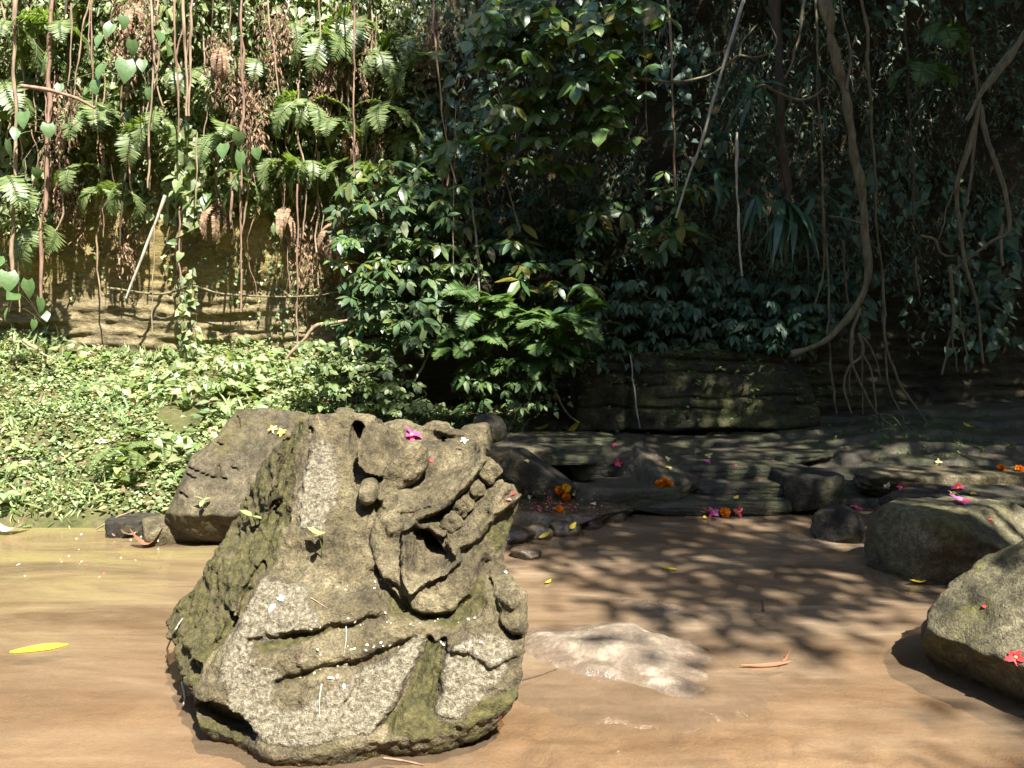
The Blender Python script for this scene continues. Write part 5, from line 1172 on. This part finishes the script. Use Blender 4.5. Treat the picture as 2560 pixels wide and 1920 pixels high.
for px_, py_, cols, sc, lab in ((1438,1237,('yellow','cream'),.9,'cream and yellow frangipani beside the marigold trio'),(1485,1263,('cream','white'),.8,'white frangipani at the lip of the little pool'),(1667,1150,('yellow','cream'),.85,'upper of two yellow frangipani on the tilted block'),(1669,1171,('yellow','cream'),.9,'lower of two yellow frangipani on the tilted block'),
     (1772,1143,('yellow','cream'),1.1,'yellow frangipani lying on the dark ledge near the pink blossom'),(1841,1249,('yellow','yellow'),.8,'small yellow blossom on the lowest ledge layer'),(1318,1155,('yellow','cream'),.7,'yellow blossom on the grey stone behind the stone mouth'),(684,1074,('yellow','cream'),1.0,'frangipani on the leaning slab, farther from the head'),
     (706,1082,('yellow','yellow'),.95,'frangipani on the leaning slab, touching the head'),(2344,1157,('yellow','cream'),1.0,'yellow frangipani on the long low slab'),(2216,1212,('white','cream'),1.,'white frangipani beside a pink blossom on the far slab edge'),(2385,1240,('yellow','cream'),1.2,'yellow frangipani in the big pink and yellow bunch'),(2428,1238,('yellow','yellow'),1.1,'bright yellow frangipani at the end of the big bunch'),
     (2025,1278,('white','cream'),.9,'white frangipani at the foot of the small round stone'),(1166,1106,('white','cream'),.65,'white and yellow blossom tucked behind the carved nostril'),(1325,1247,('white','cream'),.7,'white blossom in the little pool by the stone lip')):
    blossom(px_, py_, cols, sc, lab)
for px_, py_, cols, sc, lab in ((1024,1092,('pink','pink'),1.25,'bright magenta blossom lying behind the carved eyeball'),(1535,1116,('pink','red'),.95,'pink blossom on the slanting green-topped block'),(1545,1156,('pink','red'),1.,'pink blossom low on the ledge left of the tilted block'.replace(' left of', ' before')),(1768,1158,('pink','lilac'),.95,'pink blossom beside the yellow frangipani on the ledge'),
     (2251,1215,('pink','pink'),1.,'pink blossom beside the white frangipani on the slab edge'),(2395,1225,('pink','red'),1.3,'red-pink blossom standing up in the big bunch'),(2400,1258,('lilac','pink'),1.25,'lilac-pink blossom lowest in the big bunch'),(2140,1272,('pink','lilac'),1.2,'pink blossom squeezed behind the small round stone'),(1782,1277,('lilac','pink'),1.2,'lilac blossom beside the marigold at the water edge'),(1846,1280,('salmon','red'),1.,'reddish blossom at the other side of that water-edge marigold'),
     (2540,1646,('red','red'),.75,'small red blossom on the large pitted boulder'),(1665,1288,('red','salmon'),.8,'red blossom at the waterline below the ledge')):
    blossom(px_, py_, cols, sc * (1.45 if px_ > 2100 else 1.2), lab, 'pink_blossom')
# loose petals
def loose(px, py, kind, sc, lab, grp):
    p, nr = hit(px, py, .004); o = link('loose_petal', PT[kind], None, p); tag(o, lab, 'petal', grp); orient(o, nr + rnd(1, .2)[0], rng.random() * 6); o.scale = (sc, sc, sc)
for i in range(75):
    px_ = rng.normal(1400, 60); py_ = rng.normal(1262, 14); loose(px_, py_, ('salmon', 'red', 'salmon', 'pink')[rng.integers(4)], U(.4, .9), 'small red petal floating in the little pool', 'red petals in the little pool')
for i in range(34):
    loose(U(1480, 2080), U(1130, 1285), ('red', 'pink', 'salmon')[rng.integers(3)], U(.35, .7), 'tiny red petal scattered over the dark ledge', 'red petals on the ledge')
for px_, py_, lab in ((2445,1472,'red petal near the crest of the pitted boulder'), (2456,1516,'red petal halfway down the pitted boulder'), (1256,1789,'red petal at the waterline under the carved head'), (1084,1154,'red petal beside the carved eyeball'), (2480,1300,'pink petal on the blossom slab edge'), (2163,1345,'red petal squeezed between the round stone and the blocky boulder'), (2480,1150,'red petal on the pale flat rock')):
    loose(px_, py_, 'red', .75, lab, None)
for i in range(60):
    seg = ((650,1590,1000,1530), (720,1700,1020,1610), (900,1560,1180,1555), (760,1640,1010,1600), (1080,1600,1300,1640), (850,1480,960,1460))[rng.integers(6)]; t = rng.random() ** .8
    loose(seg[0] + (seg[2] - seg[0]) * t + rng.normal() * 6, seg[1] + (seg[3] - seg[1]) * t + rng.normal() * 7, ('white', 'cream', 'cream')[rng.integers(3)], U(.12, .42), 'tiny shrivelled white petal on the curls of the carved head', 'white petals on the carved head')
for px_, py_, k, sc, lab in ((818,1698,'white',.9,'fat white petal resting on the lower curl of the head'), (840,1700,'salmon',.7,'pinkish petal beside the fat white one'), (860,1708,'white',.6,'third petal in the row on the lower curl'), (707,1505,'white',1.3,'large white petal on the pale shoulder of the head'), (690,1512,'white',1.1,'white petal overlapping the large one on the pale shoulder'), (1100,1610,'white',.7,'white petal in the groove between two curls'), (1172,1615,'white',.8,'white petal over the last curl'), (1262,1430,'white',.6,'white scrap by the fang socket rim')):
    loose(px_, py_, k, sc, lab, None)
for i in range(26):
    loose(U(10, 420), U(1330, 1450), ('salmon', 'white', 'cream')[rng.integers(3)], U(.4, .8), 'faded petal drifting in the shallows by the bank', 'faded petals in the shallows')
# fallen leaves
def fallen(px, py, L, w, mat, lab, spin=None, cat='leaf', curl=.12, lift=.006, name='fallen_leaf'):
    n = 8; t = np.linspace(0, 1, n); pr = w * np.sin(np.clip(t * 1.0, 0.02, .98) * np.pi) ** .65
    P = np.array([[(a - .5) * L, k * b * L * (1 + .08 * math.sin(7 * a + k)), L * (curl * (2 * a - 1) ** 2 + .10 * abs(k) * b)] for a, b in zip(t, pr) for k in (-.5, 0, .5)])
    F = np.array([[3 * i + j, 3 * i + j + 3, 3 * i + j + 4, 3 * i + j + 1] for i in range(n - 1) for j in (0, 1)])
    p, nr = hit(px, py, lift); o = tag(link(name, mesh_np(name, P, F, mat), None, p), lab, cat); orient(o, nr if nr[2] > .2 else np.array([0, 0, 1.]), rng.random() * 6 if spin is None else spin); return o
fallen(98, 1622, .20, .36, M_YELLOW, 'large bright yellow leaf floating alone on the muddy water', .35, curl=.01, lift=.001)
fallen(1672, 1424, .085, .42, M_YELLOW, 'small yellow leaf floating in the dappled water', -.5, curl=.04)
for px_, py_, L, lab in ((1762,1297,.07,'pale yellow leaf floating just off the ledge'),(1355,1071,.14,'yellow leaf at the back of the thin rock layers'),(1440,1066,.16,'long yellow leaf under the bowed root'),(1776,1086,.16,'yellow leaf on the mossy ledge before the rock block'),(1430,1317,.08,'yellow leaf caught in the tiny cascade'),(1362,1338,.07,'tan leaf on the tiny cascade stones'),(1370,1458,.06,'small curled yellow leaf in the lit shallows'),(2297,1452,.12,'folded yellow leaf at the foot of the blocky boulder'),(2215,1096,.14,'yellow-green leaf at the foot of the root bundle'),(2420,1066,.1,'small yellow leaf below the forked roots')):
    fallen(px_, py_, L, .36, M_YELLOW, lab)
fallen(1385, 575 + 700, .05, .4, M_DRYL, 'scrap of brown leaf in the little pool')
fallen(22, 1335, .22, .42, M_PALEL, 'curled pinkish dry leaf at the water edge of the bank', .1, curl=.5, lift=.02)
fallen(368, 1368, .17, .5, M_DRYL, 'red-brown cupped dry leaf against the leaning slab', .3, curl=.55, lift=.02)
fallen(325, 1335, .12, .5, M_PALEL, 'torn pale leaf on the dark water-edge stone', 1.2, curl=.4)
fallen(1915, 1667, .20, .14, M_DRYL, 'reddish splinter of dry leaf stalk lying in the stream', .15, curl=.05)
fallen(1960, 1655, .09, .10, M_DRYL, 'dark bent end of dry stalk beside the reddish splinter', .7, curl=.4)
fallen(270, 1100, .16, .5, M_PALEL, 'dead pale leaf lying on the leafy bank', .5); fallen(290, 1010, .14, .4, M_WHITE, 'whitish leaf lying high on the leafy bank', .6); fallen(378, 1008, .14, .5, M_DRYL, 'brown dead leaf high on the leafy bank', .6)
# seedlings rooted on the head, each leaf a piece
SDL = mesh_np('leaf', *(lambda V, F: (V * .055, F))(*leaf_tpl(.5, .15, .2)), leaf_mat('seedling_leaf', [(.22, .28, .10), (.30, .34, .14)], .4, .5, .3))
def seedling(px, py, h, lab, n=3):
    p, nr = hit(px, py, 0); o = empty('seedling', p, lab, 'seedling'); V, F = tube(catmull([np.zeros(3), np.array([.004, -.02, h * .5]), np.array([0, -.035, h])], 5), np.linspace(.003, .002, 11), 4); link('stem', mesh_np('stem', V, F, M_FERN), o)
    for i in range(n):
        f = link('leaf', SDL, o, (0, -.035, h)); f.rotation_euler = (rng.normal() * .2, -.35 + rng.normal() * .3, -1.2 + i * 2.1 + rng.normal() * .3)
seedling(805, 1395, .09, 'pale green seedling growing on the smooth temple of the head'); seedling(640, 1318, .05, 'pale seedling rooted in the broken back of the head'); seedling(516, 1268, .05, 'tiny seedling on the leaning slab')
# loose sticks on the head and in the stream
def stick(pts, r, mat, lab):
    P = np.array([hit(a, b, r)[0] for a, b in pts]); C = catmull(P, 6); V, F = tube(C, np.linspace(r, r * .6, len(C)), 5); tag(link('twig', mesh_np('twig', V - P[0], F, mat), None, P[0]), lab, 'twig')
stick([(418,1622),(438,1580),(457,1548)], .004, M_POLE, 'pale straight straw lying along the broken back edge of the head')
stick([(455,1708),(462,1745),(458,1765)], .004, M_POLE, 'short pale straw near the lowest corner of the head')
stick([(806,1710),(799,1750),(800,1795)], .0025, M_POLE, 'thin bent straw on the pale lower curl')
stick([(865,1560),(866,1600),(860,1640)], .002, M_POLE, 'fine straw lying across the middle curl')
stick([(776,1495),(800,1510),(820,1522)], .002, M_VINE, 'fine brown stalk on the shoulder of the head')
stick([(1305,1702),(1350,1690),(1392,1674)], .003, M_DARKV, 'dark twig on the silt beside the flat stone')
stick([(960,1898),(1010,1905),(1060,1916)], .004, M_VINER, 'reddish twig poking from under the head')
stick([(1908,1530),(1907,1515),(1905,1500)], .004, M_DARKV, 'dark twig standing on the wet stone')
